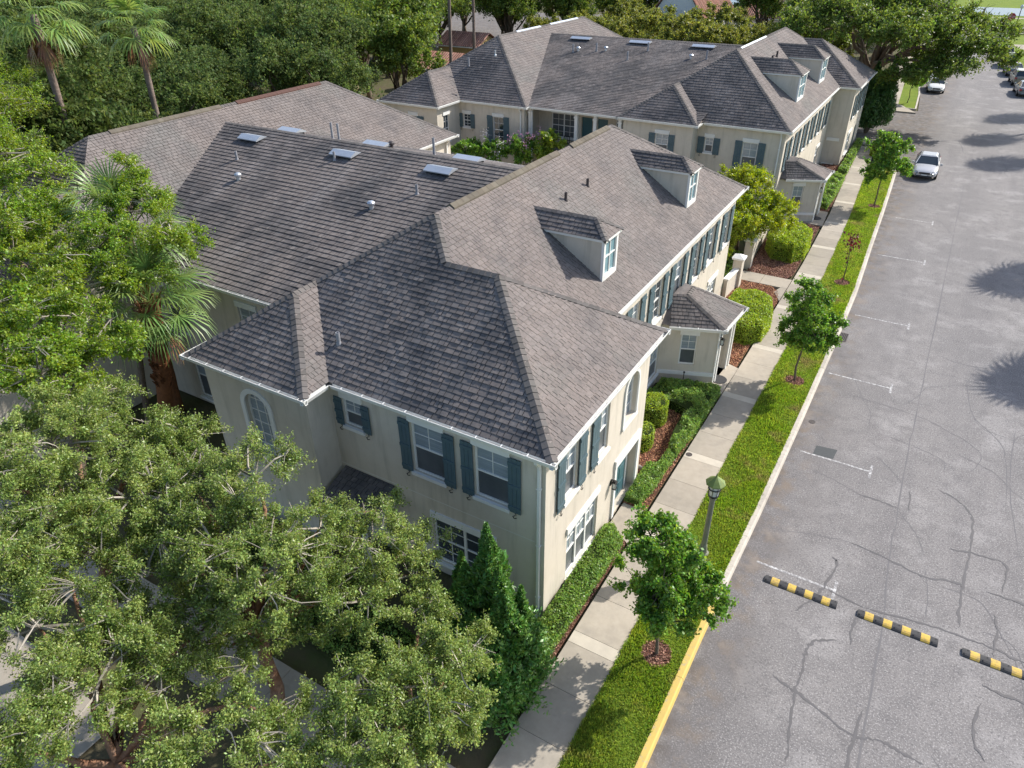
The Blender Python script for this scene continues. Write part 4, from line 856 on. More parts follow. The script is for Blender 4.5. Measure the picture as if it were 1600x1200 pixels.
def tree(name, loc, blobs, label, cat, trunk_r=.2, leafmat='oak', bark='bark', leaf=(.06, .03), n=60000, rc=.33, dens=22, seed=0, twigs=True, fork=None, flat=.8, group=None, twigr=.008, twign=1., upb=.7, clrs=None, spread=.2):
    rng = np.random.default_rng(seed); rr = random.Random(seed); root = empty(name, loc, label=label, cat=cat, group=group)
    C, Bi = clumps(blobs, rc, dens, rng, flat)
    b = MB(); cx = np.mean([q[0] for q in blobs]); cy = np.mean([q[1] for q in blobs]); zmin = min(q[2] for q in blobs)
    f = Vector(fork) if fork else Vector((loc[0]*.6+cx*.4, loc[1]*.6+cy*.4, zmin*.5))
    base = Vector(loc); pts = [base+Vector((0, 0, -.1)), base+Vector((0, 0, .15)), base.lerp(f, .35)+Vector((rr.gauss(0, .05), rr.gauss(0, .05), 0)), base.lerp(f, .7)+Vector((rr.gauss(0, .05), rr.gauss(0, .05), 0)), f]
    b.tube(pts, [trunk_r*1.5, trunk_r*1.15, trunk_r, trunk_r*.9, trunk_r*.8], 10)
    for i, q in enumerate(blobs):
        bc = Vector(q[:3]); limb(b, f, bc, trunk_r*.55, trunk_r*.16, rr, 6)
    tk = b.build('trunk', bark, root, smooth=True)
    # every clump is a spray of twigs that carry the leaves
    BC = np.array([q[:3] for q in blobs])[Bi]; K = 5; m = len(C)
    out = unit(C-BC+1e-6); dr = unit(out[:, None, :]*.75+rng.normal(size=(m, K, 3))*.62+np.array([0, 0, .12]))
    ln = rc*rng.uniform(1.1, 2.5, (m, K, 1)); st = C[:, None, :]-dr*ln*.35
    hub = list(range(m))
    for bi in range(len(blobs)):
        ii = [i for i in range(m) if Bi[i] == bi]; hs = rr.sample(ii, max(1, min(len(ii), len(ii)//6)))
        for i in ii: hub[i] = i if i in hs else min(hs, key=lambda h: float(((C[h]-C[i])**2).sum()))
    if twigs:
        b = MB()
        for i in range(m):
            if rr.random() > twign: continue
            c = Vector(C[i]); hb = hub[i]
            if hb != i: limb(b, Vector(C[hb]), c, twigr*2.2, twigr*1.0, rr, 3, .05, 3)
            else: limb(b, Vector(BC[i]), c, twigr*4.5, twigr*2.2, rr, 4, .05, 4)
            for k in range(K):
                if rr.random() < .75: s0 = Vector(st[i, k]); b.tube([c.lerp(s0, .5), Vector(st[i, k]+dr[i, k]*ln[i, k])*1.0-Vector((0, 0, .1*ln[i, k, 0]))], [twigr*1.1, twigr*.5], 3, cap=False)
        b.build('branches', 'twig' if leafmat in ('oak', 'oakb') else bark, root)
    wgt = rng.uniform(.15, 1.6, (m, K))*(rng.uniform(0, 1, (m, 1)) > .06); cnt = rng.multinomial(n, (wgt/wgt.sum()).ravel()); idx = np.repeat(np.arange(m*K), cnt)
    t = rng.uniform(0, 1, (len(idx), 1))**.75; S0 = st.reshape(-1, 3)[idx]; D0 = dr.reshape(-1, 3)[idx]; L0 = ln.reshape(-1, 1)[idx]
    P = S0+D0*t*L0-np.array([0, 0, .14])*t*t*L0+rng.normal(size=(len(idx), 3))*rc*spread
    V, F = leaves(P, leaf[0], leaf[1], rng, upb)
    npmesh('crown', V, F, mats=(leafmat,), parent=root)
    return root
TREES = {
'T1': [(-10.29, 6.82, 5, 1.54), (-12.35, 8.3, 5.7, 1.25), (-10.6, 8.5, 4.7, 1.0), (-13.94, 7.5, 5.4, 1.35), (-9.41, 8.97, 4.4, 1.2), (-8.59, 9.75, 4.0, 0.8), (-8.77, 7.66, 4, 1.1), (-11.88, 6.57, 5, 1.3), (-9.44, 6.41, 3.6, 0.6), (-9.87, 10.2, 4.3, 0.45), (-13.02, 5.44, 4.6, 1.15), (-11.45, 6.01, 4.3, 0.75), (-9.58, 7.75, 4.3, 0.95), (-10.16, 6.5, 4.0, 0.6), (-8.35, 8.99, 3.8, 0.73), (-12.2, 5.6, 3.6, .8), (-11.4, 5.2, 3.4, .6), (-10.9, 5.6, 3.3, .55), (-13.0, 6.6, 3.6, .8), (-15.6, 8.2, 5.6, 0.8)],
'T2': [(-17.9, 7.6, 5.9, 1.5), (-16.91, 6.13, 6.3, 1.8), (-14.6, 6.35, 5.5, 1.4), (-15.28, 4.95, 5.3, 1.6), (-15.76, 8.3, 5.5, 1.1), (-14.67, 3.84, 5.6, 1.19), (-13.41, 5.89, 4.6, 0.9), (-16.22, 4.61, 6.5, 1.07)],
'T3': [(-22.14, 10.54, 7.6, 2.0), (-20.91, 8.32, 7.8, 1.74), (-19.09, 7.34, 7, 1.6), (-19.4, 9.11, 6.8, 1.2), (-24.85, 10.29, 8.2, 1.5), (-27.13, 12.2, 8.3, 1.7), (-25.52, 10.75, 9, 1.4)],
'T4': [(-33.4, 14.2, 9.0, 2.2), (-44.65, 21.08, 9.8, 2.3), (-38.5, 17.8, 9.6, 2.2), (-30.6, 14.7, 9.0, 1.3), (-41, 17, 8, 2), (-36.0, 15.5, 9.4, 1.6)],
'T5': [(-23.24, 14.1, 8.8, 1.3), (-21.02, 13.41, 8.3, 1.1), (-22.07, 11.99, 8.8, 1.0), (-24.5, 14.6, 9.5, 0.75), (-23.9, 14.3, 9.1, 0.9), (-24.9, 15.0, 10.0, .45), (-20.7, 12.46, 7.6, 0.6), (-23.0, 11.88, 8, 0.7)],
'T6': [(-5.9, 6.6, 4.2, 1.2), (-6.27, 5.55, 4.2, 1.17), (-6.2, 7.7, 3.8, 0.85), (-5.3, 6.6, 3.6, 0.6), (-6.68, 4.71, 4, 0.83), (-5.3, 5.5, 3.9, 0.8), (-7.4, 8.23, 3.8, 0.5), (-7.26, 5.91, 4, 0.65), (-7.3, 8.6, 3.9, 0.5)],
'T7': [(-11.41, 3.09, 4.5, 1.5), (-13.33, 3.26, 5, 1.4), (-8.92, 3.7, 4.2, 1.05), (-10.87, 3.9, 4, 0.8), (-11.79, 1.74, 4.6, 1.23), (-7.63, 4.02, 4, 0.7), (-12.55, 4.5, 4.2, .9), (-9.9, 5.0, 3.8, .7), (-8.3, 5.0, 3.7, .6), (-11.2, 5.6, 4.0, .75), (-11.9, 4.36, 4.2, 0.8), (-14.62, 4.51, 4.8, 1.1)]}
GR = 'trees along the shaded path'
tree('elm_tree', (-10.7, 6.1, 0), TREES['T1'], 'airy yellow green tree in front of the arched window, reddish trunk beside the path', 'tree', .17, 'oak', 'redbark', leaf=(.066, .034), n=150000, rc=.31, dens=26, seed=1, fork=(-11.0, 6.5, 2.9), group=GR)
tree('elm_tree', (-16.6, 5.0, 0), TREES['T2'], 'dense tree left of the reddish trunked one, over the left part of the path', 'tree', .2, 'oak', 'redbark', leaf=(.066, .034), n=155000, rc=.32, dens=26, seed=2, fork=(-15.8, 5.8, 3.2), group=GR)
tree('elm_tree', (-22, 8.0, 0), TREES['T3'], 'bright green leafy tree at the left edge, touching the shaggy cabbage palm', 'tree', .22, 'oakb', 'bark', leaf=(.09, .052), n=110000, rc=.36, dens=21, seed=3, fork=(-22, 9, 4.2), group=GR)
tree('elm_tree', (-39.2, 14.5, 0), TREES['T4'], 'bright green tree at the upper left edge, overhanging the roof corner below the tall palms', 'tree', .25, 'oakb', 'bark', leaf=(.10, .055), n=80000, rc=.5, dens=13, seed=4, fork=(-38.5, 15.5, 5.5), group=GR, twigr=.012)
tree('elm_tree', (-24.4, 12.4, 0), TREES['T5'], 'small rounded bright tree rising directly behind the shaggy cabbage palm crown', 'tree', .12, 'oakb', 'bark', leaf=(.08, .042), n=42000, rc=.33, dens=24, seed=5, fork=(-23.2, 12.8, 6.2), group=GR)
tree('elm_tree', (-6.9, 5.2, 0), TREES['T6'], 'sparse tree at the bottom edge, left of the dark green juniper, hiding the path corner', 'tree', .13, 'oak', 'redbark', leaf=(.060, .032), n=95000, rc=.3, dens=26, seed=6, fork=(-6.4, 5.7, 2.2), group=GR)
tree('elm_tree', (-11.6, 2.5, 0), TREES['T7'], 'leafy tree filling the bottom left corner below the shaded path', 'tree', .16, 'oak', 'redbark', leaf=(.060, .032), n=135000, rc=.32, dens=24, seed=7, fork=(-11.3, 2.8, 2.5), group=GR)

# young street maples
def maple(loc, h, r, label, seed, n=14000, leaf=(.12, .10), cat='tree', mt='maple', grp='young trees in the grass verge'):
    rr = random.Random(seed); bl = []
    for k in range(11):
        t = rr.uniform(.2, 1); a = k*2.4+rr.uniform(-.4, .4); q = r*(1-.55*abs(t-.5)*1.4)*rr.uniform(.25, .6)
        bl.append((loc[0]+q*math.cos(a), loc[1]+q*math.sin(a), h*(.26+.60*t), r*rr.uniform(.32, .46)))
    bl += [(loc[0], loc[1], h*.88, r*.22), (loc[0], loc[1], h*.62, r*.42), (loc[0]-.25*r, loc[1]+.1, h*.93, r*.13), (loc[0]+.3*r, loc[1]-.2, h*.86, r*.14), (loc[0]-.5*r, loc[1], h*.50, r*.36), (loc[0]+.5*r, loc[1]+.1, h*.52, r*.36), (loc[0]+.1, loc[1]-.5*r, h*.55, r*.36), (loc[0], loc[1]+.5*r, h*.6, r*.34)]
    return tree('maple_tree', loc, bl, label, cat, .045*h/5, mt, 'bark', leaf=leaf, n=n, rc=.16*r, dens=60/r/r*1.2, seed=seed, fork=(loc[0]+.03, loc[1], h*.42), group=grp, twigr=.006, flat=1., upb=.5)
maple((-3.1, 12.7, .1), 5.0, 1.75, 'young maple nearest the camera, beside the yellow kerb', 11, n=38000, leaf=(.085, .07))
maple((-2.97, 28.9, .1), 4.9, 1.75, 'young maple in the verge facing the small entry porch of the near townhouse', 12, n=34000, leaf=(.09, .075))
maple((-3.25, 55.1, .1), 5.2, 2.0, 'young maple at the end of the verge beside the silver car', 13, n=22000, leaf=(.12, .10))
maple((-5.0, 93.5, .1), 4.6, 1.5, 'small dark tree on the far verge left of the cream car', 14, n=5000, leaf=(.2, .16))
t = empty('sapling', (-2.94, 40.6, .1), label='thin staked sapling with a few dark red leaves at its tip', cat='sapling')
b = MB(); b.tube([(-2.94, 40.6, .05), (-2.92, 40.62, 1.1), (-2.97, 40.6, 2.1), (-2.94, 40.6, 2.6)], [.035, .028, .02, .012], 6); 
for a in (.4, 2.2, 3.9, 5.1): b.tube([(-2.95, 40.6, 1.9), (-2.95+.3*math.cos(a), 40.6+.3*math.sin(a), 2.45)], [.012, .006], 4)
b.build('trunk', 'bark', t)
rng = np.random.default_rng(5); P = rng.normal(size=(110, 3))*np.array([.19, .19, .24])+np.array([-2.94, 40.6, 2.55]); P2 = rng.normal(size=(14, 3))*np.array([.2, .2, .5])+np.array([-2.94, 40.6, 1.9]); V, F = leaves(np.concatenate([P, P2]), .15, .11, rng, .4); npmesh('crown', V, F, mats=('redleaf',), parent=t)

# palms
def fan(V, F, o, az, el, pl, fl, rr, blades=26, droop=.5, w=.05, spread=1.9):
    """petiole from o in direction (az, el), then a fan of blades"""
    d = Vector((math.cos(az)*math.cos(el), math.sin(az)*math.cos(el), math.sin(el))); side = Vector((-math.sin(az), math.cos(az), 0)); u = side.cross(d)*-1
    if u.z < 0: u = -u
    hub = o+d*pl+Vector((0, 0, -.12*pl*pl*.3)); 
    base = len(V); sv = side*.018; V += [tuple(o-sv), tuple(o+sv), tuple(hub+sv), tuple(hub-sv)]; F.append((base, base+1, base+2, base+3))
    d2 = (d+Vector((0, 0, -.25))).normalized()
    for k in range(blades):
        a = spread*(k/(blades-1)*2-1)*rr.uniform(.97, 1.03); bd = d2*math.cos(a)+side*math.sin(a); L = fl*(1-.3*abs(a)/spread)*rr.uniform(.88, 1.08)
        n = bd.cross(u).normalized()*w*.5; p0 = hub; i0 = len(V)
        lift = u*.10*L*(1 if k % 2 else .4)
        p1 = hub+bd*L*.45+lift; p2_ = hub+bd*L*.78+lift+Vector((0, 0, -droop*L*.16)); p3 = hub+bd*L*.97+Vector((0, 0, -droop*L*.42))
        V += [tuple(p0-n*.4), tuple(p0+n*.4), tuple(p1+n), tuple(p1-n), tuple(p2_+n*.6), tuple(p2_-n*.6), tuple(p3+n*.08), tuple(p3-n*.08)]
        F += [(i0, i0+1, i0+2, i0+3), (i0+3, i0+2, i0+4, i0+5), (i0+5, i0+4, i0+6, i0+7)]
def palm(loc, h, label, seed, fronds=38, pl=1.0, fl=1.1, r0=.2, r1=.15, mt='palm', dead=0, boots=False, lean=(0, 0), group=None, blades=26, w=.05, lo=-.75):
    rr = random.Random(seed); root = empty('palm_tree', loc, label=label, cat='palm tree', group=group); B0 = Vector(loc); top = B0+Vector((lean[0], lean[1], h))
    b = MB(); ph = rr.uniform(0, 6); pts = [B0.lerp(top, k/14)+Vector((.05*math.sin(ph+k*.5), .05*math.cos(ph+k*.4), -.1 if k == 0 else 0))*(1 if 0 < k < 14 else 0) for k in range(15)]
    b.tube(pts, [r0+(r1-r0)*min(1, k/5)+.012*(k % 2) for k in range(15)], 12); b.build('trunk', 'palmtrunk' if not boots else 'boot', root, smooth=True)
    if boots:
        b = MB()
        for k in range(150):
            t = rr.uniform(.45, 1); a = k*2.4; q = B0.lerp(top, t); rr0 = r1*1.1; o = Vector((math.cos(a), math.sin(a), 0)); s = Vector((-math.sin(a), math.cos(a), 0))
            L = rr.uniform(.22, .4)*(1.2 if t > .7 else .8); p = q+o*rr0*.8; e = p+o*L*.5+Vector((0, 0, L)); wd = .05
            b.add([p-s*wd, p+s*wd, e+s*wd*.6, e-s*wd*.6, p-s*wd-o*.02+Vector((0, 0, .06)), p+s*wd-o*.02+Vector((0, 0, .06)), e+s*wd*.6-o*.04, e-s*wd*.6-o*.04], [(0, 1, 2, 3), (4, 7, 6, 5), (0, 3, 7, 4), (1, 5, 6, 2), (3, 2, 6, 7)])
        b.build('frond_stubs', 'boot', root)
    V = []; F = []
    for k in range(fronds):
        t = (k+.5)/fronds; el = 1.35-(1.35-lo)*t**.9+rr.gauss(0, .08); az = k*2.399+rr.gauss(0, .15)
        fan(V, F, top+Vector((0, 0, .25*(1-t))), az, el, pl*rr.uniform(.8, 1.15), fl*rr.uniform(.85, 1.12), rr, blades, .35+.5*t, w)
    npmesh('crown', np.array(V), np.array(F), mats=(mt,), parent=root)
    if dead:
        V = []; F = []
        for k in range(dead): fan(V, F, top-Vector((0, 0, .1)), rr.uniform(0, 6.28), rr.uniform(-1.45, -1.1), pl*rr.uniform(.7, 1), fl*.8, rr, 14, .9, w*.7, spread=.7)
        npmesh('dead_fronds', np.array(V), np.array(F), mats=('deadfrond',), parent=root)
    return root
GP = 'tall fan palms behind the roofs'
palm((-39.5, 26.5, 0), 12.5, 'tall slim fan palm, right of the two tall ones at the upper left', 21, 21, 1.15, 1.2, .2, .16, 'palmw', dead=4, group=GP, lean=(0, -.1), blades=22, w=.085, lo=-.6)
palm((-39.2, 21.0, 0), 13.6, 'tall fan palm at the top left with brown dead fronds hanging under its crown', 22, 23, 1.3, 1.3, .22, .17, 'palmw', dead=14, group=GP, lean=(-.3, .35), blades=22, w=.09, lo=-.6)
palm((-50, 70.3, 0), 16.5, 'bare slender palm trunk, left of the two near the orange tiled roof', 23, 30, 1.2, 1.3, .22, .17, 'palm', group=GP, lean=(.1, 1.0))
palm((-59.6, 90, 0), 17.5, 'bare slender palm trunk, right of the two near the orange tiled roof', 24, 30, 1.2, 1.3, .24, .18, 'palm', group=GP)
GC = 'shaggy cabbage palms beside the near townhouse'
palm((-22.7, 12.2, 0), 6.4, 'shaggy cabbage palm with a rough orange brown trunk beside the near townhouse', 25, 28, 1.15, 1.25, .22, .27, 'palm', boots=True, group=GC, blades=30, w=.055, dead=3, lean=(1.2, .1), lo=-.5)
palm((-24.6, 13.9, 0), 7.9, 'second cabbage palm, mostly hidden behind the small rounded bright tree', 26, 30, 1.35, 1.4, .22, .24, 'palm', boots=True, group=GC, blades=28, w=.055)
# palms just off the right of the road whose crowns shade it
for i, (x, y, h) in enumerate(((12.3, 43.6, 8.2), (11.9, 55.6, 8.4), (11.0, 82, 9.3), (10.4, 91, 9.8), (11.6, 101, 9.2))):
    palm((x, y, .05), h, ('fan palm on the right lawn, nearest', 'fan palm on the right lawn, second from the near end', 'fan palm on the right lawn, third from the near end', 'fan palm on the right lawn, fourth from the near end', 'fan palm on the right lawn, farthest')[i], 30+i, 44, .75, 1.9, .2, .16, 'palm', group='palms on the right lawn', blades=20, w=.12)

# conifer-like shrubs: many upright sprays
def spray_shrub(name, loc, spires, label, cat, mt, n, L, W, seed, group=None, tr=.08, lumpy=1.):
    rng = np.random.default_rng(seed); root = empty(name, loc, label=label, cat=cat, group=group); P = []; D = []
    tot = sum(s[3]*s[4] for s in spires)
    b = MB()
    for (x, y, z0, r, h) in spires:
        m = int(n*r*h/tot); t = rng.uniform(0, 1, m)**.8; a = rng.uniform(0, 6.28, m); lump = 1+lumpy*(.18*np.sin(a*3+t*9+x*7)+.14*np.sin(a*5-t*14+y*5)+.08*np.sin(a*11+t*31))
        rad = r*np.sqrt(rng.uniform(.25, 1, m))*(1-t**1.6)*np.minimum(1, .55+t*3)*lump
        P.append(np.stack([x+rad*np.cos(a), y+rad*np.sin(a), z0+t*h], 1)); D.append(np.stack([np.cos(a)*.75, np.sin(a)*.75, np.full(m, 1.0)], 1)+rng.normal(size=(m, 3))*.35)
        b.tube([(loc[0], loc[1], 0), (x*.5+loc[0]*.5, y*.5+loc[1]*.5, z0*.5+h*.2), (x, y, z0+h*.85)], [tr, tr*.7, tr*.15], 7)
    P = np.concatenate(P); D = np.concatenate(D); b.build('trunk', 'bark', root)
    V, F = leaves(P, L, W, rng, .2, D); npmesh('foliage', V, F, mats=(mt,), parent=root)
    return root
spray_shrub('juniper', (-6.45, 9.75, 0), [(-6.75, 10.15, .3, 1.0, 4.6), (-6.1, 9.7, .2, 1.0, 3.7), (-7.35, 9.9, .3, .95, 3.6), (-6.7, 9.2, .1, 1.05, 3.1), (-5.75, 10.1, .1, .7, 2.9), (-7.3, 9.3, .2, .7, 2.6), (-5.9, 9.0, .1, .75, 2.3), (-6.95, 10.3, 2.2, .4, 2.9), (-6.4, 9.9, 1.6, .4, 2.7), (-7.6, 10.1, 1.2, .4, 2.8), (-6.0, 10.3, 1.4, .3, 2.1)], 'broad dark green juniper against the front corner of the near townhouse', 'juniper', 'juniper', 80000, .15, .05, 41, lumpy=1.9)
spray_shrub('holly_shrub', (-7.0, 77.5, 0), [(-6.9, 77.5, .9, 1.3, 4.4), (-6.1, 78.3, 1.2, 1.1, 4.6), (-7.7, 77.2, .9, 1.2, 4.0), (-5.9, 76.9, 1.0, 1., 3.6), (-6.9, 76.3, .8, 1.1, 3.5), (-7.4, 78.9, 1.0, 1.2, 5.0), (-6.1, 79.6, 1.2, 1., 5.2)], 'large dark vase shaped evergreen at the far corner of the far townhouse', 'evergreen shrub', 'cypress', 26000, .38, .10, 42, tr=.14)

# the big oak over the road and neighbours
def fblob(cx, cy, z, R_x, n, seed, zr=1.8, rb=(1.6, 2.6)):
    rr = random.Random(seed); return [(cx+rr.uniform(-1, 1)*R_x, cy+rr.uniform(-1, 1)*R_x, z+rr.uniform(-1, 1)*zr, rr.uniform(*rb)) for _ in range(n)]
bigb = [(-5.8, 74, 8.8, 2.6), (-9, 76, 9, 2.8), (-3.5, 79, 8.2, 2.6), (-1.2, 80, 7.6, 2.3), (.7, 82, 7.2, 1.9), (-5, 83, 9.5, 2.8), (-8.5, 84, 10, 3), (-2, 86, 8.8, 2.6), (1.6, 87, 7.8, 1.9), (-12, 80, 9.5, 3), (-3.2, 77, 5.4, 1.6), (-5.2, 76, 5.4, 1.6), (-1, 77, 6.2, 1.6), (-4.0, 84, 5.8, 1.7), (-11.5, 88, 10, 3), (-6, 90, 10, 3), (-14.5, 86, 9, 2.8), (-2.6, 78.5, 6.2, 1.4), (-14, 76, 8.6, 2.2), (2.6, 84, 6.2, 1.2)]
tree('oak_tree', (-9.4, 92.5, 0), bigb, 'huge spreading oak overhanging the far end of the road', 'tree', .42, 'bigoak', 'bark', leaf=(.24, .14), n=120000, rc=.8, dens=8, seed=51, fork=(-9.0, 89, 3.6), twigr=.025, twign=.5, flat=.75)
def distant(name, key, loc, R_x, z, nb, label, mt, n, leaf, seed, tr=.3, rb=(1.6, 2.6), rc=.8, group=None, zr=1.8, dens=5, twigs=False):
    return tree(name, loc, fblob(loc[0], loc[1], z, R_x, nb, seed, zr, rb), label, 'tree', tr, mt, 'bark', leaf=leaf, n=n, rc=rc, dens=dens, seed=seed, twigs=twigs, group=group)
# woodland behind the left roofs: individual trees, six shapes, copied with new labels
WT = []
protos = [distant('woodland_tree', 0, (0, 0, 0), 3.0, 7.2, 12, 'x', 'wood', 26000, (.24, .14), 60+i, rb=(1.7, 2.7)) for i in range(4)]
rr = random.Random(99); spots = []
def inwoods(x, y): 
    return True
rows = []
for gx in range(13):
    for gy in range(10):
        x = -43-gx*6.2+rr.uniform(-1.6, 1.6)-(gy % 2)*3; y = 6+gy*8.4+gx*1.2+rr.uniform(-1.8, 1.8)
        az = math.degrees(math.atan2(-x, y))
        if az < 37.5 or az > 74 or math.hypot(x, y) > 118: continue
        if (-66 < x < -44 and 62 < y < 86) or (x > -52 and y > 55) or (x > -70 and y > 84): continue
        rows.append((x, y))
for i, (x, y) in enumerate(rows):
    if i < 4: o = protos[i]
    else: o = copy_tree(protos[i % 4])
    s = rr.uniform(.85, 1.15); o.location = (x, y, 0); o.scale = (s, s, s*rr.uniform(.9, 1.12)); o.rotation_euler = (0, 0, rr.uniform(0, 6.28))
    o['group'] = 'woodland trees behind the left roofs'; WT.append(o)
# olive-green trees behind the far townhouse
OT = []
ol = [distant('olive_tree', 0, (0, 0, 0), 2.2, 4.6, 9, 'x', 'olive', 14000, (.26, .14), 70+i, rb=(1.2, 1.9), rc=.6, zr=1.2, tr=.16) for i in range(3)]
sp = [(-47, 98), (-43, 93), (-50, 104), (-40, 98), (-37, 92), (-33, 96), (-30, 91), (-27, 97), (-24, 92), (-35, 103), (-29, 104), (-23, 101), (-19.5, 95), (-20, 106), (-41, 106), (-16, 101), (-53, 97), (-45, 110)]
for i, (x, y) in enumerate(sp):
    o = ol[i] if i < 3 else copy_tree(ol[i % 3]); s = rr.uniform(.9, 1.2); o.location = (x, y, 0); o.scale = (s, s, s); o.rotation_euler = (0, 0, rr.uniform(0, 6.28))
    OT.append(o); o['group'] = 'olive green trees behind the far townhouse'
KT = []; LT = []
bt = [distant('oak_tree', 0, (0, 0, 0), 3.2, 7.5, 12, 'x', 'bigoak', 22000, (.3, .17), 80+i, rb=(1.8, 2.8), tr=.3) for i in range(2)]
sp = [(-46, 56.5), (-51, 62), (-60, 68), (-67, 84), (-70, 92.5), (-61, 101), (-54, 108), (-68, 112), (-60, 117), (-50, 116), (-76, 88), (-84, 104), (-47, 124), (-90, 112), (-15.5, 97), (-12, 106), (-19, 112), (-11.5, 118), (-27, 116), (-11, 130), (-16, 124), (-10.5, 142), (-60, 100), (-66, 108), (-56, 110), (-72, 99), (-76, 112), (-64, 122), (-20, 135), (-83, 122), (-92, 130), (-100, 118), (13, 150), (17, 128), (-13, 151)]
for i, (x, y) in enumerate(sp):
    o = bt[i] if i < 2 else copy_tree(bt[i % 2]); s = rr.uniform(.9, 1.15)*(.6 if x > 10 else 1); o.location = (x, y, 0); o.scale = (s, s, s); o.rotation_euler = (0, 0, rr.uniform(0, 6.28))
    (KT if x < 10 else LT).append(o); o['group'] = 'oaks beyond the far townhouse' if x < 10 else 'oaks on the right lawn'
# bright vine-covered tree between the houses
tree('privet_tree', (-9.3, 41.8, 0), [(-8.9, 41.2, 3.0, 1.4), (-10.3, 42.4, 3.8, 1.3), (-8.0, 40.6, 2.7, 1.1), (-7.3, 41.0, 2.4, .8), (-10.9, 42.6, 3.0, 1.2), (-9.6, 43.6, 4.2, 1.1), (-9.0, 40.0, 2.0, 1.2), (-9.8, 39.2, 1.5, 1.0), (-9.0, 42.6, 4.0, 1.), (-9.3, 38.0, 1.3, .8), (-7.5, 41.6, 3.3, 1.1), (-8.2, 39.6, 3.0, 1.1), (-10.6, 41.0, 2.6, 1.2), (-9.6, 42.2, 4.7, .8), (-7.2, 42.6, 2.4, .9)],
     'bright yellow green bushy tree growing between the two townhouses', 'tree', .13, 'vine', 'bark', leaf=(.12, .06), n=85000, rc=.36, dens=24, seed=91, fork=(-9.2, 41.7, 1.6), twigs=False)
# crape myrtles in the courtyard
for i, (x, y, z, sd_) in enumerate(((-29.6, 43.4, 3.5, 92), (-27.9, 44.0, 3.6, 93), (-25.9, 44.8, 3.9, 94), (-24.2, 45.2, 4.2, 95))):
    o = tree('crape_myrtle', (x, y, 0), [(x, y, z, .9), (x+.6, y+.3, z-.3, .8), (x-.6, y-.2, z-.5, .8), (x+.2, y-.5, z-1.0, .8)], ('dark leaved crape myrtle below the balcony wing, leftmost of the four', 'crape myrtle with pale flowers, second from left in the courtyard', 'crape myrtle bearing clusters of pink flowers', 'bright green crape myrtle close to the balcony railing')[i], 'crape myrtle', .06, 'maple' if i != 3 else 'oakb', 'bark', leaf=(.2, .08), n=9000, rc=.3, dens=26, seed=sd_, twigs=False, group='crape myrtles in the courtyard')
    rng = np.random.default_rng(sd_)
    if i in (1, 2, 3):
        cc = np.array([[x+rng.uniform(-.9, .9), y+rng.uniform(-.9, .5), z+rng.uniform(-.5, .9)] for _ in range((6, 6, 9, 3)[i])]); P = np.repeat(cc, 45, 0)+rng.normal(size=(45*len(cc), 3))*np.array([.15, .15, .2])
        V, F = leaves(P, .09, .08, rng, .4); npmesh('flowers', V, F, mats=('white_fl' if i == 1 else 'pink',), parent=o)

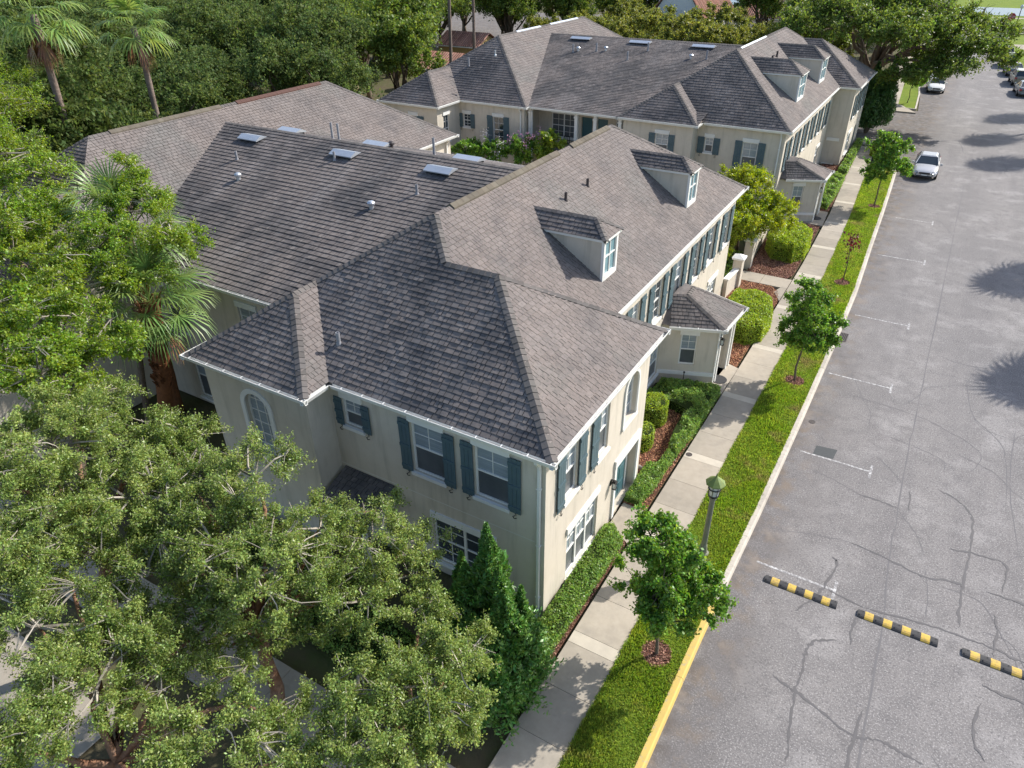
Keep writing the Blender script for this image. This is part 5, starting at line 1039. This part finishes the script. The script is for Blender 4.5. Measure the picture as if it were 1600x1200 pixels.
# hedges and ground cover ------------------------------------------------
def hedge(name, poly, h, label, cat, mt, n, leaf, seed, rnd_top=.25, group=None, soft=.05):
    """clipped hedge from a plan polygon: dark core + leaf shell"""
    rng = np.random.default_rng(seed); P = np.array(poly, float); c = P.mean(0); root = empty(name, (c[0], c[1], 0), label=label, cat=cat, group=group)
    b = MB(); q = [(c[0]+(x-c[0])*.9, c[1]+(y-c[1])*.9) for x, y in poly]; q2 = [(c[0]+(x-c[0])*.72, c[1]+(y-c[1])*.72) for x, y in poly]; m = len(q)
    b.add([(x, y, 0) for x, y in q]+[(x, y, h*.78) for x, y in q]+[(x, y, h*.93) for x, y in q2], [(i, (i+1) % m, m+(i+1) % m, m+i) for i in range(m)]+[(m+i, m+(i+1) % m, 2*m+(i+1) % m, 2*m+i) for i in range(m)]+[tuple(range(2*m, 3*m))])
    b.build('shade_core', 'core', root)  # solid core, coloured near black as the shade behind the leaves
    # sample the shell
    seg = np.roll(P, -1, 0)-P; L = np.linalg.norm(seg, axis=1); per = L.sum(); x_, y_ = P[:, 0], P[:, 1]; A = .5*abs(np.dot(x_, np.roll(y_, -1))-np.dot(y_, np.roll(x_, -1)))
    nt = int(n*A/(A+per*h)); ns = n-nt
    lo, hi = P.min(0), P.max(0); pts = rng.uniform(lo, hi, (nt*4, 2)); ins = np.zeros(len(pts), bool); j = m-1
    for i in range(m):
        cnd = ((P[i, 1] > pts[:, 1]) != (P[j, 1] > pts[:, 1])) & (pts[:, 0] < (P[j, 0]-P[i, 0])*(pts[:, 1]-P[i, 1])/(P[j, 1]-P[i, 1]+1e-12)+P[i, 0]); ins ^= cnd; j = i
    pts = pts[ins][:nt]
    de = np.full(len(pts), 9.); 
    for i in range(m):
        a = P[i]; d = seg[i]/max(L[i], 1e-9); t = np.clip((pts-a)@d, 0, L[i]); de = np.minimum(de, np.linalg.norm(pts-(a+t[:, None]*d), axis=1))
    bump = .5*np.sin(pts[:, 0]*5.1+1.3*np.sin(pts[:, 1]*3.3))+.5*np.sin(pts[:, 1]*4.3+pts[:, 0]*2.7)
    z = h*(1-.16*np.exp(-de/rnd_top*2))+(bump+.6*np.sin(pts[:, 0]*9.3+pts[:, 1]*1.9)*np.sin(pts[:, 1]*7.7))*soft*h+rng.normal(size=len(pts))*.03
    T = np.column_stack([pts, z])
    i = rng.choice(m, ns, p=L/per); t = rng.uniform(0, 1, ns)[:, None]; S = P[i]+seg[i]*t; zz = rng.uniform(0.02, .9, ns)*h
    nn = np.column_stack([seg[i][:, 1], -seg[i][:, 0]]); nn = unit(nn); S = S+nn*(rng.normal(size=(ns, 1))*.03-.05)+(c-S)*(.06*(zz/h)**4)[:, None]
    Q = np.concatenate([T, np.column_stack([S, zz])]); V, F = leaves(Q, leaf, leaf*.62, rng, .5)
    npmesh('foliage', V, F, mats=(mt,), parent=root)
    return root
def circ(x, y, r, ry=None, n=14): return [(x+r*math.cos(6.283*k/n), y+(ry or r)*math.sin(6.283*k/n)) for k in range(n)]
hedge('clipped_hedge', [(-7.5, 32.2), (-6.8, 31.0), (-5.7, 30.9), (-5.1, 31.6), (-5.05, 33.2), (-5.5, 34.8), (-6.4, 35.3), (-7.4, 34.9)], 1.15, 'wide clipped yellow green hedge just beyond the near porch', 'hedge', 'box', 26000, .07, 201, .22, group='clipped hedges', soft=.04)
hedge('clipped_hedge', [(-7.9, 43.4), (-7.2, 42.0), (-6.0, 41.9), (-5.5, 43.0), (-5.55, 45.0), (-6.2, 46.1), (-7.4, 46.2), (-7.9, 45.2)], 1.25, 'wide clipped hedge in front of the far porch, above the brown mulch bed', 'hedge', 'box', 24000, .08, 202, .22, group='clipped hedges', soft=.04)
hedge('clipped_hedge', circ(-7.3, 23.05, .62, .7), 1.15, 'round clipped bush by the near townhouse wall, the larger of a pair', 'hedge', 'box', 9000, .055, 203, .5, group='clipped hedges')
hedge('clipped_hedge', circ(-7.0, 21.3, .42, .6), .95, 'small round clipped bush, nearer and smaller of the wall pair', 'hedge', 'box', 6000, .055, 204, .4, group='clipped hedges')
hedge('ground_cover', [(-7.9, 25.7), (-8.0, 24.1), (-7.0, 24.2), (-6.15, 23.9), (-5.98, 21.4), (-5.6, 21.1), (-5.45, 23.0), (-5.45, 26.2), (-6.3, 26.2)], .55, 'loose green shrubs filling the bed against the near porch', 'shrub bed', 'ground', 30000, .08, 205, .4, soft=.2, group='shrub beds')
hedge('ground_cover', [(-6.32, 18.0), (-5.75, 17.98), (-5.62, 19.0), (-5.6, 21.0), (-5.95, 21.3), (-6.0, 20.3), (-6.35, 20.1)], .42, 'green shrub strip beside the front door, along the pavement', 'shrub bed', 'ground', 13000, .07, 206, .3, soft=.1, group='shrub beds')
hedge('ground_cover', [(-6.32, 10.4), (-5.62, 10.2), (-5.56, 13.0), (-5.52, 16.0), (-6.15, 16.6), (-6.34, 16.4)], .45, 'long low shrub strip between the near townhouse wall and the pavement', 'shrub bed', 'ground', 26000, .065, 207, .3, soft=.1, group='shrub beds')
hedge('ground_cover', [(-7.6, 53.2), (-6.0, 52.8), (-5.95, 56), (-6.1, 60.6), (-6.8, 60.8), (-7.8, 57.5)], .6, 'shrubs beyond the far porch along the pavement', 'shrub bed', 'ground', 16000, .11, 208, .4, soft=.2, group='shrub beds')
hedge('ground_cover', [(-6.9, 62.0), (-6.2, 62.0), (-6.6, 72.8), (-7.1, 72.8)], .6, 'narrow shrub row in front of the far projecting wall', 'shrub bed', 'ground', 12000, .12, 209, .3, soft=.2, group='shrub beds')
hedge('ground_cover', [(-9.5, 36.5), (-8.4, 36.0), (-8.4, 40.8), (-10.5, 41.5)], .7, 'dark shrubs in the gap between the pillars under the bright bushy tree', 'shrub bed', 'ground', 9000, .10, 210, .3, soft=.15, group='shrub beds')
hedge('ground_cover', [(-17.5, 8.6), (-14.0, 8.2), (-9.0, 8.2), (-8.6, 9.6), (-13, 10.4), (-17.5, 10.6)], .5, 'dark shrubs in the deep shade under the trees, left of the juniper', 'shrub bed', 'ground', 18000, .08, 211, .3, soft=.15, group='shrub beds')
for i, (x, y, r) in enumerate(((-4.3, 74.2, .55), (-3.9, 72.6, .5), (-4.6, 71.4, .6), (-3.7, 70.9, .45))):
    hedge('tall_shrub', circ(x-.3, y-2.4, r, r), 1.3, ('leafy shrub in the verge end bed, farthest from the camera', 'second farthest leafy shrub of the verge end bed', 'third leafy shrub of the verge end bed', 'nearest small shrub of the verge end bed')[i], 'shrub', 'oakb', 1800, .16, 220+i, .5, group='shrubs at the verge end')

# mulch
def chips(name, poly, n, sz, mt, seed, z=.09, label=None, kind='stuff'):
    b = MB(); b.poly([(x, y, z) for x, y in poly]); b.build(name+'_bed', 'mulchbase', kind='structure')
    rng = np.random.default_rng(seed); P = np.array(poly); m = len(P); lo, hi = P.min(0), P.max(0); pts = rng.uniform(lo, hi, (n*3, 2)); ins = np.zeros(len(pts), bool); j = m-1
    for i in range(m):
        cnd = ((P[i, 1] > pts[:, 1]) != (P[j, 1] > pts[:, 1])) & (pts[:, 0] < (P[j, 0]-P[i, 0])*(pts[:, 1]-P[i, 1])/(P[j, 1]-P[i, 1]+1e-12)+P[i, 0]); ins ^= cnd; j = i
    pts = pts[ins][:n]; Q = np.column_stack([pts, z+.01+rng.uniform(0, .035, len(pts))]); V, F = leaves(Q, sz, sz*.38, rng, 1.3); npmesh(name, V, F, mats=(mt,), label=label, cat='mulch', kind=kind)
chips('mulch', [(-6.35, 17.9), (-5.48, 17.9), (-5.46, 26.5), (-6.4, 26.5), (-8.1, 25.6), (-8.1, 19.6), (-6.4, 19.4)], 9000, .075, 'mulch', 301, label='reddish bark mulch in the bed by the near townhouse door')
chips('mulch', [(-5.9, 28.9), (-5.46, 28.75), (-5.46, 36.4), (-5.7, 37.6), (-6.2, 38.25), (-8.1, 38.25), (-8.1, 29.6)], 16000, .08, 'mulch', 302, label='reddish brown mulch around the wide clipped hedge beyond the near porch')
chips('mulch', [(-7.95, 39.65), (-5.75, 39.65), (-5.5, 40.4), (-5.6, 44), (-5.75, 49.2), (-8.4, 49.2), (-8.1, 41.0)], 14000, .09, 'mulch2', 303, label='brown mulch between the side path and the far porch')
chips('mulch', [(-6.36, 9.8), (-5.47, 9.8), (-5.47, 16.2), (-6.36, 16.75)], 4000, .06, 'mulch2', 304, label='dark mulch under the low shrub strip by the near wall')
chips('mulch', [(-8.4, 52.4), (-5.8, 52.4), (-6.0, 61), (-6.7, 73.5), (-8.6, 73.5)], 5000, .12, 'mulch2', 305, label='brown mulch in the far bed beyond the second porch')
for (x, y) in ((-3.1, 12.7), (-2.97, 28.9), (-2.94, 40.6), (-3.25, 55.1)):
    chips('mulch', circ(x, y, .42, .48, 12), 420, .07, 'mulch2', int(y*7), z=.116, label='small ring of brown mulch round a young tree trunk in the verge')
b = MB(); rr = random.Random(4)
st = empty('stone_edging', (-6.2, 20.2, .1), label='row of rough grey edging stones in the mulch near the round bushes', cat='edging stones')
for k in range(9):
    a = k/8; x, y = -6.75+a*.75, 20.0-a*.1+rr.uniform(-.04, .04); b.lathe((x, y, .09), [(.02, 0), (.08, .02), (.085, .07), (.05, .11), (.01, .115)], 7)
b.build('stones', 'stone', st)
# grass blades
def blades(name, ymin, ymax, n, h, w, seed, label):
    rng = np.random.default_rng(seed); u = rng.uniform(0, 1, n); y = ymin+(ymax-ymin)*u**1.5; xr = np.interp(y, [a for a, _ in CURB], [c for _, c in CURB])-.17; xl = np.array([walkR(q) for q in y])-.03
    x = xl+(xr-xl)*rng.uniform(0, 1, n); a = rng.uniform(0, 6.28, n); ln = rng.uniform(.1, .7, (n, 1))*h; wv = np.stack([np.cos(a), np.sin(a), 0*a], 1)*(w*(1+y/25))[:, None]/2; td = rng.normal(size=(n, 3))*np.array([1, 1, 0]); hz = (h*rng.uniform(.5, 1.2, n)*(1+.5*np.sin(x*2.3+y*1.1)*np.sin(y*.8)))[:, None]
    for (tx, ty) in ((-3.1, 12.7), (-2.97, 28.9), (-2.94, 40.6), (-3.25, 55.1)): hz[((x-tx)**2+(y-ty)**2) < .16] = 0.005
    B0 = np.column_stack([x, y, np.full(n, .105)]); T = B0+unit(td)*ln+np.array([0, 0, 1])*hz
    V = np.stack([B0-wv, B0+wv, T+wv*.25, T-wv*.25], 1).reshape(-1, 3); F = np.arange(n*4).reshape(-1, 4)
    npmesh(name, V, F, mats=('blade',), label=label, cat='grass', kind='stuff')
blades('grass', 6, 66, 170000, .075, .019, 401, 'bright green grass of the verge between pavement and kerb')

# ------------------------------------------------------------------ street furniture
for i, xc in enumerate((-.18, 2.48, 5.17)):
    o = empty('speed_bump', (xc, 17.03+.03*i, 0), label=('black and yellow striped rubber speed bump nearest the kerb', 'black and yellow striped rubber speed bump in the middle of the three', 'black and yellow striped rubber speed bump at the right edge')[i], cat='speed bump', group='speed bumps across the road')
    yc = 17.03+.03*i; L = 2.1; prof = [(-.16, 0), (-.155, .02), (-.11, .048), (-.05, .062), (.05, .062), (.11, .048), (.155, .02), (.16, 0)]
    segs = [.2]+[.23, .26]*4; segs[-1] = .2; tot = sum(segs); segs = [q*L/tot for q in segs]; x = xc-L/2
    for j, sg in enumerate(segs):
        b = MB(); g = 0 if j in (0, len(segs)-1) else 0; x2 = x+sg
        sk = (.02 if j % 2 else -.02)
        vs = [(x, yc+a, z+.001) for a, z in prof]+[(x2, yc+a, z+.001) for a, z in prof]; n = len(prof)
        if j == 0: vs = [(x+.03 if z < .03 else x, yc+a, z+.001) for a, z in prof]+vs[n:]
        b.add(vs, [(k, k+1, n+k+1, n+k) for k in range(n-1)]+[tuple(range(n)), tuple(range(n, 2*n))[::-1]])
        if j % 2 == 0:
            for (bx, by) in ((.3, -.07), (.7, .07)): b.lathe((x+sg*bx, yc+by, .058), [(.022, 0), (.022, .01), (.014, .01), (.013, .004)], 8)
        b.build('rubber_section' if j % 2 == 0 else 'yellow_section', 'rubber' if j % 2 == 0 else 'bumpyel', o)
        x = x2
# lamp post
lx, ly = -3.2, 17.0; o = empty('street_lamp', (lx, ly, .1), label='green roofed lantern on a short fluted post in the grass verge', cat='street lamp')
b = MB(); b.lathe((lx, ly, .05), [(.20, 0), (.20, .08), (.14, .14), (.11, .4), (.09, .46), (.08, 2.30), (.11, 2.33), (.11, 2.40), (.08, 2.43)], 12); b.build('post', 'lamp_post', o)
b = MB(); b.lathe((lx, ly, 2.44), [(.07, 0), (.15, .06), (.165, .12), (.07, .12)], 12); b.lathe((lx, ly, 2.96), [(.19, 0), (.20, .02), (.20, .04), (.12, .04)], 12)
for k in range(8): a = k*math.pi/4; b.tube([(lx+.155*math.cos(a), ly+.155*math.sin(a), 2.54), (lx+.20*math.cos(a), ly+.20*math.sin(a), 2.97)], .010, 4)
b.lathe((lx, ly, 2.80), [(.187, 0), (.198, .0), (.198, .02), (.187, .02)], 16); b.build('lantern_cage', 'hook', o)
b = MB(); b.lathe((lx, ly, 2.56), [(.14, 0), (.18, .40)], 14); b.build('lantern_glass', 'lamp_glass', o)
b = MB(); b.lathe((lx, ly, 3.0), [(.30, 0), (.30, .025), (.17, .14), (.05, .23), (.02, .26), (.03, .29), (.008, .37)], 8); b.build('lantern_roof', 'lamp_green', o)
# grates and covers
o = empty('storm_drain', (-1.83, 34.3, 0), label='rectangular cast iron storm drain grate against the kerb', cat='drain')
b = MB(); b.box(-2.03, 33.85, -.03, -1.62, 33.9, .012); b.box(-2.03, 34.72, -.03, -1.62, 34.77, .012)
for k in range(6): b.box(-2.02+k*.072, 33.9, -.03, -1.985+k*.072, 34.72, .012)
b.build('grate', 'iron', o); b = MB(); b.quad((-2.03, 33.85, .003), (-1.62, 33.85, .003), (-1.62, 34.77, .003), (-2.03, 34.77, .003)); b.build('pit', 'dark', o)
for (x, y, r, z, l) in ((-1.67, 26.28, .13, .003, 'small iron valve cover in the asphalt near the kerb'), (-5.22, 21.6, .12, .126, 'small round iron cover in the pavement edge')):
    b = MB(); b.lathe((x, y, z), [(r, 0), (r, .008), (r*.8, .008), (r*.78, .004), (r*.3, .004), (r*.28, .009)], 14); b.build('valve_cover', 'iron', label=l, cat='iron cover', group='small iron covers')
for (x, y, l) in ((-5.85, 27.35, 'dark round doormat outside the near porch'), (-6.3, 50.6, 'dark round doormat outside the far porch')):
    b = MB(); b.lathe((x, y, .121), [(.36, 0), (.36, .018), (.3, .022), (.28, .018), (.1, .02)], 18); b.build('doormat', 'rubber', label=l, cat='doormat', group='round doormats')
o = empty('garden_spike', (-7.0, 25.95, 0), label='thin dark metal spike light beside the near porch wall', cat='garden light'); b = MB(); b.tube([(-7.0, 25.85, 0), (-7.0, 25.85, .95)], .02, 6); b.lathe((-7.0, 25.85, .9), [(.03, 0), (.05, .05), (.01, .1)], 8); b.build('rod', 'hook', o)

# ------------------------------------------------------------------ cars
def car(loc, rot, paint, label, suv=False, group='cars parked along the street'):
    """front faces -Y in local space"""
    root = empty('parked_car', (0, 0, 0), label=label, cat='car', group=group)
    L, Wd = (4.7, .91) if not suv else (4.75, .95)
    # stations: y, half width, z bottom, z belt, z top of body
    if not suv: st = [(-2.33, .62, .32, .55, .60), (-2.2, .80, .24, .62, .70), (-1.7, .88, .20, .74, .84), (-1.0, .90, .20, .84, .94), (-.6, .905, .20, .88, .98), (.6, .905, .20, .92, 1.0), (1.5, .90, .20, .95, 1.03), (1.95, .86, .24, .93, 1.04), (2.25, .80, .28, .86, 1.0), (2.36, .66, .36, .62, .80)]
    else: st = [(-2.36, .70, .38, .66, .78), (-2.25, .86, .30, .80, .93), (-1.7, .93, .28, .92, 1.02), (-1.0, .945, .28, 1.0, 1.08), (-.6, .95, .28, 1.02, 1.10), (.6, .95, .28, 1.04, 1.12), (1.6, .945, .28, 1.05, 1.14), (2.1, .92, .30, 1.04, 1.14), (2.3, .88, .34, 1.0, 1.12), (2.38, .78, .42, .7, .9)]
    b = MB(); N = 9
    for (y, w_, zb, zl, zt) in st:
        prof = [(0, zb), (w_*.85, zb), (w_*.98, zb+.12), (w_, (zb+zl)/2+.05), (w_*.97, zl), (w_*.86, zt-.02), (w_*.55, zt+.01), (0, zt+.02)]
        b.v += [(x, y, z) for x, z in prof]+[(-x, y, z) for x, z in prof[1:-1][::-1]]
    n = 14
    for i in range(len(st)-1):
        for k in range(n): b.f.append((i*n+k, i*n+(k+1) % n, (i+1)*n+(k+1) % n, (i+1)*n+k)); b.m.append(0)
    b.f.append(tuple(range(n))); b.f.append(tuple((len(st)-1)*n+k for k in range(n))[::-1]); b.m += [0, 0]
    bo = b.build('body', paint, root, smooth=True); sb = bo.modifiers.new('s', 'SUBSURF'); sb.levels = 1; sb.render_levels = 2
    zb = .97 if not suv else 1.08; zr = 1.45 if not suv else 1.72
    ys = [(-1.0, zb), (-.25, zr-.03), (.9, zr), (1.85, zb+.02)] if not suv else [(-1.05, zb), (-.45, zr-.04), (1.7, zr), (2.22, zb+.02)]
    wb_, wt = (.80, .60) if not suv else (.85, .70)
    g = MB(); y0, y1, y2, y3 = [q[0] for q in ys]
    g.add([(-wb_, y0, zb-.02), (wb_, y0, zb-.02), (wb_, y3, zb), (-wb_, y3, zb), (-wt, y1, zr-.04), (wt, y1, zr-.04), (wt, y2, zr-.02), (-wt, y2, zr-.02)], [(0, 1, 5, 4), (1, 2, 6, 5), (2, 3, 7, 6), (3, 0, 4, 7)])
    gl = g.build('windows', 'carglass', root)
    r = MB(); rr0 = wt+.02
    r.add([(-rr0, y1-.06, zr-.06), (rr0, y1-.06, zr-.06), (rr0, y2+.08, zr-.04), (-rr0, y2+.08, zr-.04), (-wt*.8, y1+.06, zr+.01), (wt*.8, y1+.06, zr+.01), (wt*.8, y2, zr+.02), (-wt*.8, y2, zr+.02)], [(4, 5, 6, 7), (0, 1, 5, 4), (1, 2, 6, 5), (2, 3, 7, 6), (3, 0, 4, 7)])
    for s in (-1, 1):
        r.tube([(s*wb_*1.0, y0-.03, zb-.02), (s*rr0, y1-.05, zr-.05)], .035, 4); r.tube([(s*wb_, y3+.03, zb), (s*rr0, y2+.07, zr-.04)], .045, 4); ym = (y1+y2)/2
        r.tube([(s*(wb_+.01), ym, zb-.02), (s*(wt+.01), ym, zr-.04)], .03, 4)
    r.build('roof', paint, root, smooth=False)
    for s in (-1, 1):
        for y in (-1.42, 1.42):
            w_ = MB(); cc = (s*(Wd-.1), y, .33)
            prof = [(.33, -.1), (.335, .1)]
            vs = []; nn = 20
            for dx in (-.1, .1):
                for k in range(nn): a = 6.2832*k/nn; vs.append((cc[0]+dx, y+.33*math.cos(a), .33+.33*math.sin(a)))
            w_.add(vs, [(k, (k+1) % nn, nn+(k+1) % nn, nn+k) for k in range(nn)]+[tuple(range(nn)), tuple(range(nn, 2*nn))[::-1]]); w = w_.build('wheel', 'tyre', root)
            w_ = MB(); vs = [(cc[0]+s*.104, y, .33)]+[(cc[0]+s*.104, y+.22*math.cos(6.2832*k/nn), .33+.22*math.sin(6.2832*k/nn)) for k in range(nn)]; w_.add(vs, [(0, 1+k, 1+(k+1) % nn) for k in range(nn) if k % 4]); w_.build('rim', 'rim', w)
        h = MB(); zz = .66 if not suv else .82; h.add([(s*.50, -2.30, zz-.07), (s*.80, -2.12, zz-.05), (s*.84, -1.9, zz+.06), (s*.55, -2.24, zz+.06)], [(0, 1, 2, 3)]); h.add([(s*.42, -2.345, zz-.08), (s*.83, -2.19, zz-.07), (s*.87, -1.95, zz+.04), (s*.5, -2.27, zz+.05)], [(0, 1, 2, 3)]); h.build('headlight', 'headlight', root)
        h = MB(); h.box(min(s*.60, s*.86), 2.2, zz+.05, max(s*.60, s*.86), 2.36, zz+.22); h.build('taillight', 'taillight', root)
        h = MB(); h.box(min(s*.90, s*1.08), -.85, zb-.08, max(s*.90, s*1.08), -.72, zb+.06); h.build('mirror', paint, root)
    h = MB(); zz = .60 if not suv else .72; h.box(-.38, -2.40, zz-.08, .38, -2.33, zz+.05); h.box(-.55, -2.385, .30, .55, -2.33, .40); h.build('grille', 'rubber', root)
    h = MB(); h.box(-.2, -2.415, .42, .2, -2.402, .5); h.build('number_plate', 'signwhite', root)
    root.location = loc; root.rotation_euler = (0, 0, rot)
    return root
def fixcar(root):
    pass
car((-.95, 66.0, .0), R(1.5), 'silver', 'silver sedan parked by the kerb beyond the last young maple')
car((-3.0, 103.2, .0), R(5), 'white_car', 'cream white sedan parked half under the huge oak')
car((-3.6, 110.5, .0), R(6), 'white_car', 'white car mostly hidden behind the cream sedan under the huge oak')
for i, (x, y, p, l, sv) in enumerate(((3.6, 133.5, 'goldcar', 'silver tan utility vehicle, farthest in the right hand row', True), (4.2, 126.5, 'darkcar', 'dark blue car, second from the far end of the right hand row', True), (4.8, 119.5, 'greycar', 'green grey car in the middle of the right hand row', False),
        (5.5, 112.5, 'goldcar', 'tan grey utility vehicle at the right edge, second nearest of its row', True), (6.0, 105.5, 'greycar', 'dark grey car at the right edge, nearest of its row', False))):
    car((x, y, .0), R(180+6), p, l, sv, 'cars parked along the right kerb')

# ------------------------------------------------------------------ far buildings and signs
def house(name, x0, x1, y0, y1, ze, zr, wallm, roofm, label, rot=0, wins=(), gable='x', tile=True):
    o = empty(name, ((x0+x1)/2, (y0+y1)/2, 0), label=label, cat='house', group='tile roofed houses in the distance')
    b = MB(); Ps = [(x0+.4, y0+.4), (x1-.4, y0+.4), (x1-.4, y1-.4), (x0+.4, y1-.4), (x0+.4, y0+.4)]
    for i in range(4): wallseg(b, Ps[i], Ps[i+1], 0, ze, [h[1:] for h in wins if h[0] == i], rd=.15)
    if gable == 'x': ym = (y0+y1)/2; b.poly([(x0+.4, y0+.4, ze), (x0+.4, y1-.4, ze), (x0+.4, ym, zr-.15)]); b.poly([(x1-.4, y0+.4, ze), (x1-.4, y1-.4, ze), (x1-.4, ym, zr-.15)])
    else: xm = (x0+x1)/2; b.poly([(x0+.4, y0+.4, ze), (x1-.4, y0+.4, ze), (xm, y0+.4, zr-.15)]); b.poly([(x0+.4, y1-.4, ze), (x1-.4, y1-.4, ze), (xm, y1-.4, zr-.15)])
    b.build('wall', wallm, o)
    for h in wins:
        g = MB(); T, _ = frame_T(Ps[h[0]], Ps[h[0]+1]); g.T = T; g.box(h[1]+.05, -.14, h[3]+.05, h[2]-.05, -.1, h[4]-.05); g.build('window', 'pane', o)
    r = MB()
    if gable == 'x': planes = [[(x0, y0), (x1, y0)], [(x1, y1), (x0, y1)]]; A = Vector((x0, (y0+y1)/2, zr)); B = Vector((x1, (y0+y1)/2, zr)); ends = [(A, B), (B, A)]
    else: planes = [[(x1, y0), (x1, y1)], [(x0, y1), (x0, y0)]]; A = Vector(((x0+x1)/2, y0, zr)); B = Vector(((x0+x1)/2, y1, zr)); ends = [(A, B), (B, A)]
    for (p, q), (a, c) in zip(planes, ends):
        p, q = Vector((*p, ze-.1)), Vector((*q, ze-.1)); r.poly([p, q, c, a]); n = int((q-p).length/.33)
        nn = (q-p).cross(a-p).normalized()
        for k in range(n): u0 = p.lerp(q, (k+.5)/n)+nn*.02; u1 = a.lerp(c, (k+.5)/n)+nn*.02; r.tube([u0, u1], .1, 5, cap=False)
    r.build('roof', roofm, o)
    f = MB()
    for (p, q) in planes: f.obox((*p, ze-.17), (*q, ze-.17), .1, .16)
    f.build('fascia', 'trim', o)
    return o
house('tiled_house', -59, -53.0, 74.5, 81, 2.6, 4.0, 'yellowwall', 'clay', 'yellow stucco house with an orange tiled roof showing between the wood and the far townhouse', wins=((0, 4, 5.2, .9, 2.1), (1, 2, 3.2, .9, 2.1)))
house('tiled_house', -67, -59.5, 91, 97, 2.8, 4.2, 'yellowwall', 'clay', 'reddish tiled roof just behind the slim palm trunks')
house('chapel', -44.5, -35.5, 115, 131, 5.0, 10.6, 'whitewall', 'clay', 'white gabled building with a small arched window at the top edge', gable='y', wins=((0, 3.9, 4.8, 2.6, 4.6),))
house('tiled_house', -35, -19, 128, 144, 4.4, 8.6, 'whitewall', 'clay', 'long red tiled roof at the top edge above the olive green trees')
b = MB(); b.obox((-60.5, 66.5, .8), (-51.5, 58.0, .8), .2, 1.6); b.obox((-60.5, 66.5, 1.63), (-51.5, 58.0, 1.63), .3, .07); b.build('boundary_wall', 'tanwall', label='tan boundary wall at the edge of the wood beside the far townhouse', cat='wall')
# stop sign with street light behind
sx, sy = 3.6, 158.0
o = empty('stop_sign', (sx, sy, 0), label='red octagonal stop sign on a pole at the far corner', cat='stop sign')
b = MB(); b.tube([(sx, sy, 0), (sx, sy, 3.6)], .05, 8); b.build('pole', 'metal', o)
b = MB(); oc = [(sx+.6*math.cos(math.pi/8+k*math.pi/4), sy-.06, 3.3+.6*math.sin(math.pi/8+k*math.pi/4)) for k in range(8)]; b.add(oc+[(x, y+.03, z) for x, y, z in oc], [tuple(range(8)), tuple(range(8, 16))[::-1]]+[(k, (k+1) % 8, 8+(k+1) % 8, 8+k) for k in range(8)]); b.build('sign_panel', 'stop', o)
cu = bpy.data.curves.new('stop_text', 'FONT'); cu.body = 'STOP'; cu.size = .42; cu.align_x = 'CENTER'; cu.align_y = 'CENTER'; cu.extrude = .004; to = bpy.data.objects.new('lettering', cu); COL.objects.link(to); cu.materials.append(MT['signwhite'])
me = bpy.data.meshes.new_from_object(to); bpy.data.objects.remove(to); to = bpy.data.objects.new('lettering', me); COL.objects.link(to)
to.parent = o; to.location = (0, -.075, 3.3); to.rotation_euler = (math.pi/2, 0, 0)
b = MB(); b.box(sx-.55, sy-.05, 1.6, sx+.45, sy-.02, 2.4); b.build('lower_panel', 'signblue', o)
o = empty('street_light', (4.6, 158.5, 0), label='slim street light pole with a pale head beside the stop sign', cat='street light')
b = MB(); b.tube([(4.6, 158.5, 0), (4.6, 158.5, 4.6)], [.09, .06], 8); b.build('pole', 'hook', o); b = MB(); b.lathe((4.6, 158.5, 4.5), [(.08, 0), (.22, .1), (.25, .4), (.1, .6)], 10); b.build('lamp_head', 'signwhite', o)

ORD = ['first', 'second', 'third', 'fourth', 'fifth', 'sixth', 'seventh', 'eighth', 'ninth', 'tenth', 'eleventh', 'twelfth', 'thirteenth', 'fourteenth', 'fifteenth', 'sixteenth', 'seventeenth', 'eighteenth']
def name_rows(lst, per, fmt):
    lst = sorted(lst, key=lambda o: math.hypot(o.location.x, o.location.y)); r = 0
    while lst:
        row, lst = lst[:per], lst[per:]
        row.sort(key=lambda o: math.atan2(o.location.x, o.location.y))
        for k, o in enumerate(row): o['label'] = fmt.format(ORD[k], ORD[r])
        r += 1
name_rows(WT, 11, 'dark green woodland tree, {} from the left in the {} row behind the left roofs')
name_rows(OT, 9, 'yellow olive green tree, {} from the left in the {} row behind the far townhouse')
name_rows(KT, 9, 'deep green oak, {} from the left in the {} row beyond the far townhouse')
name_rows(LT, 9, 'small round oak on the right lawn, {} from the left of its {} row')
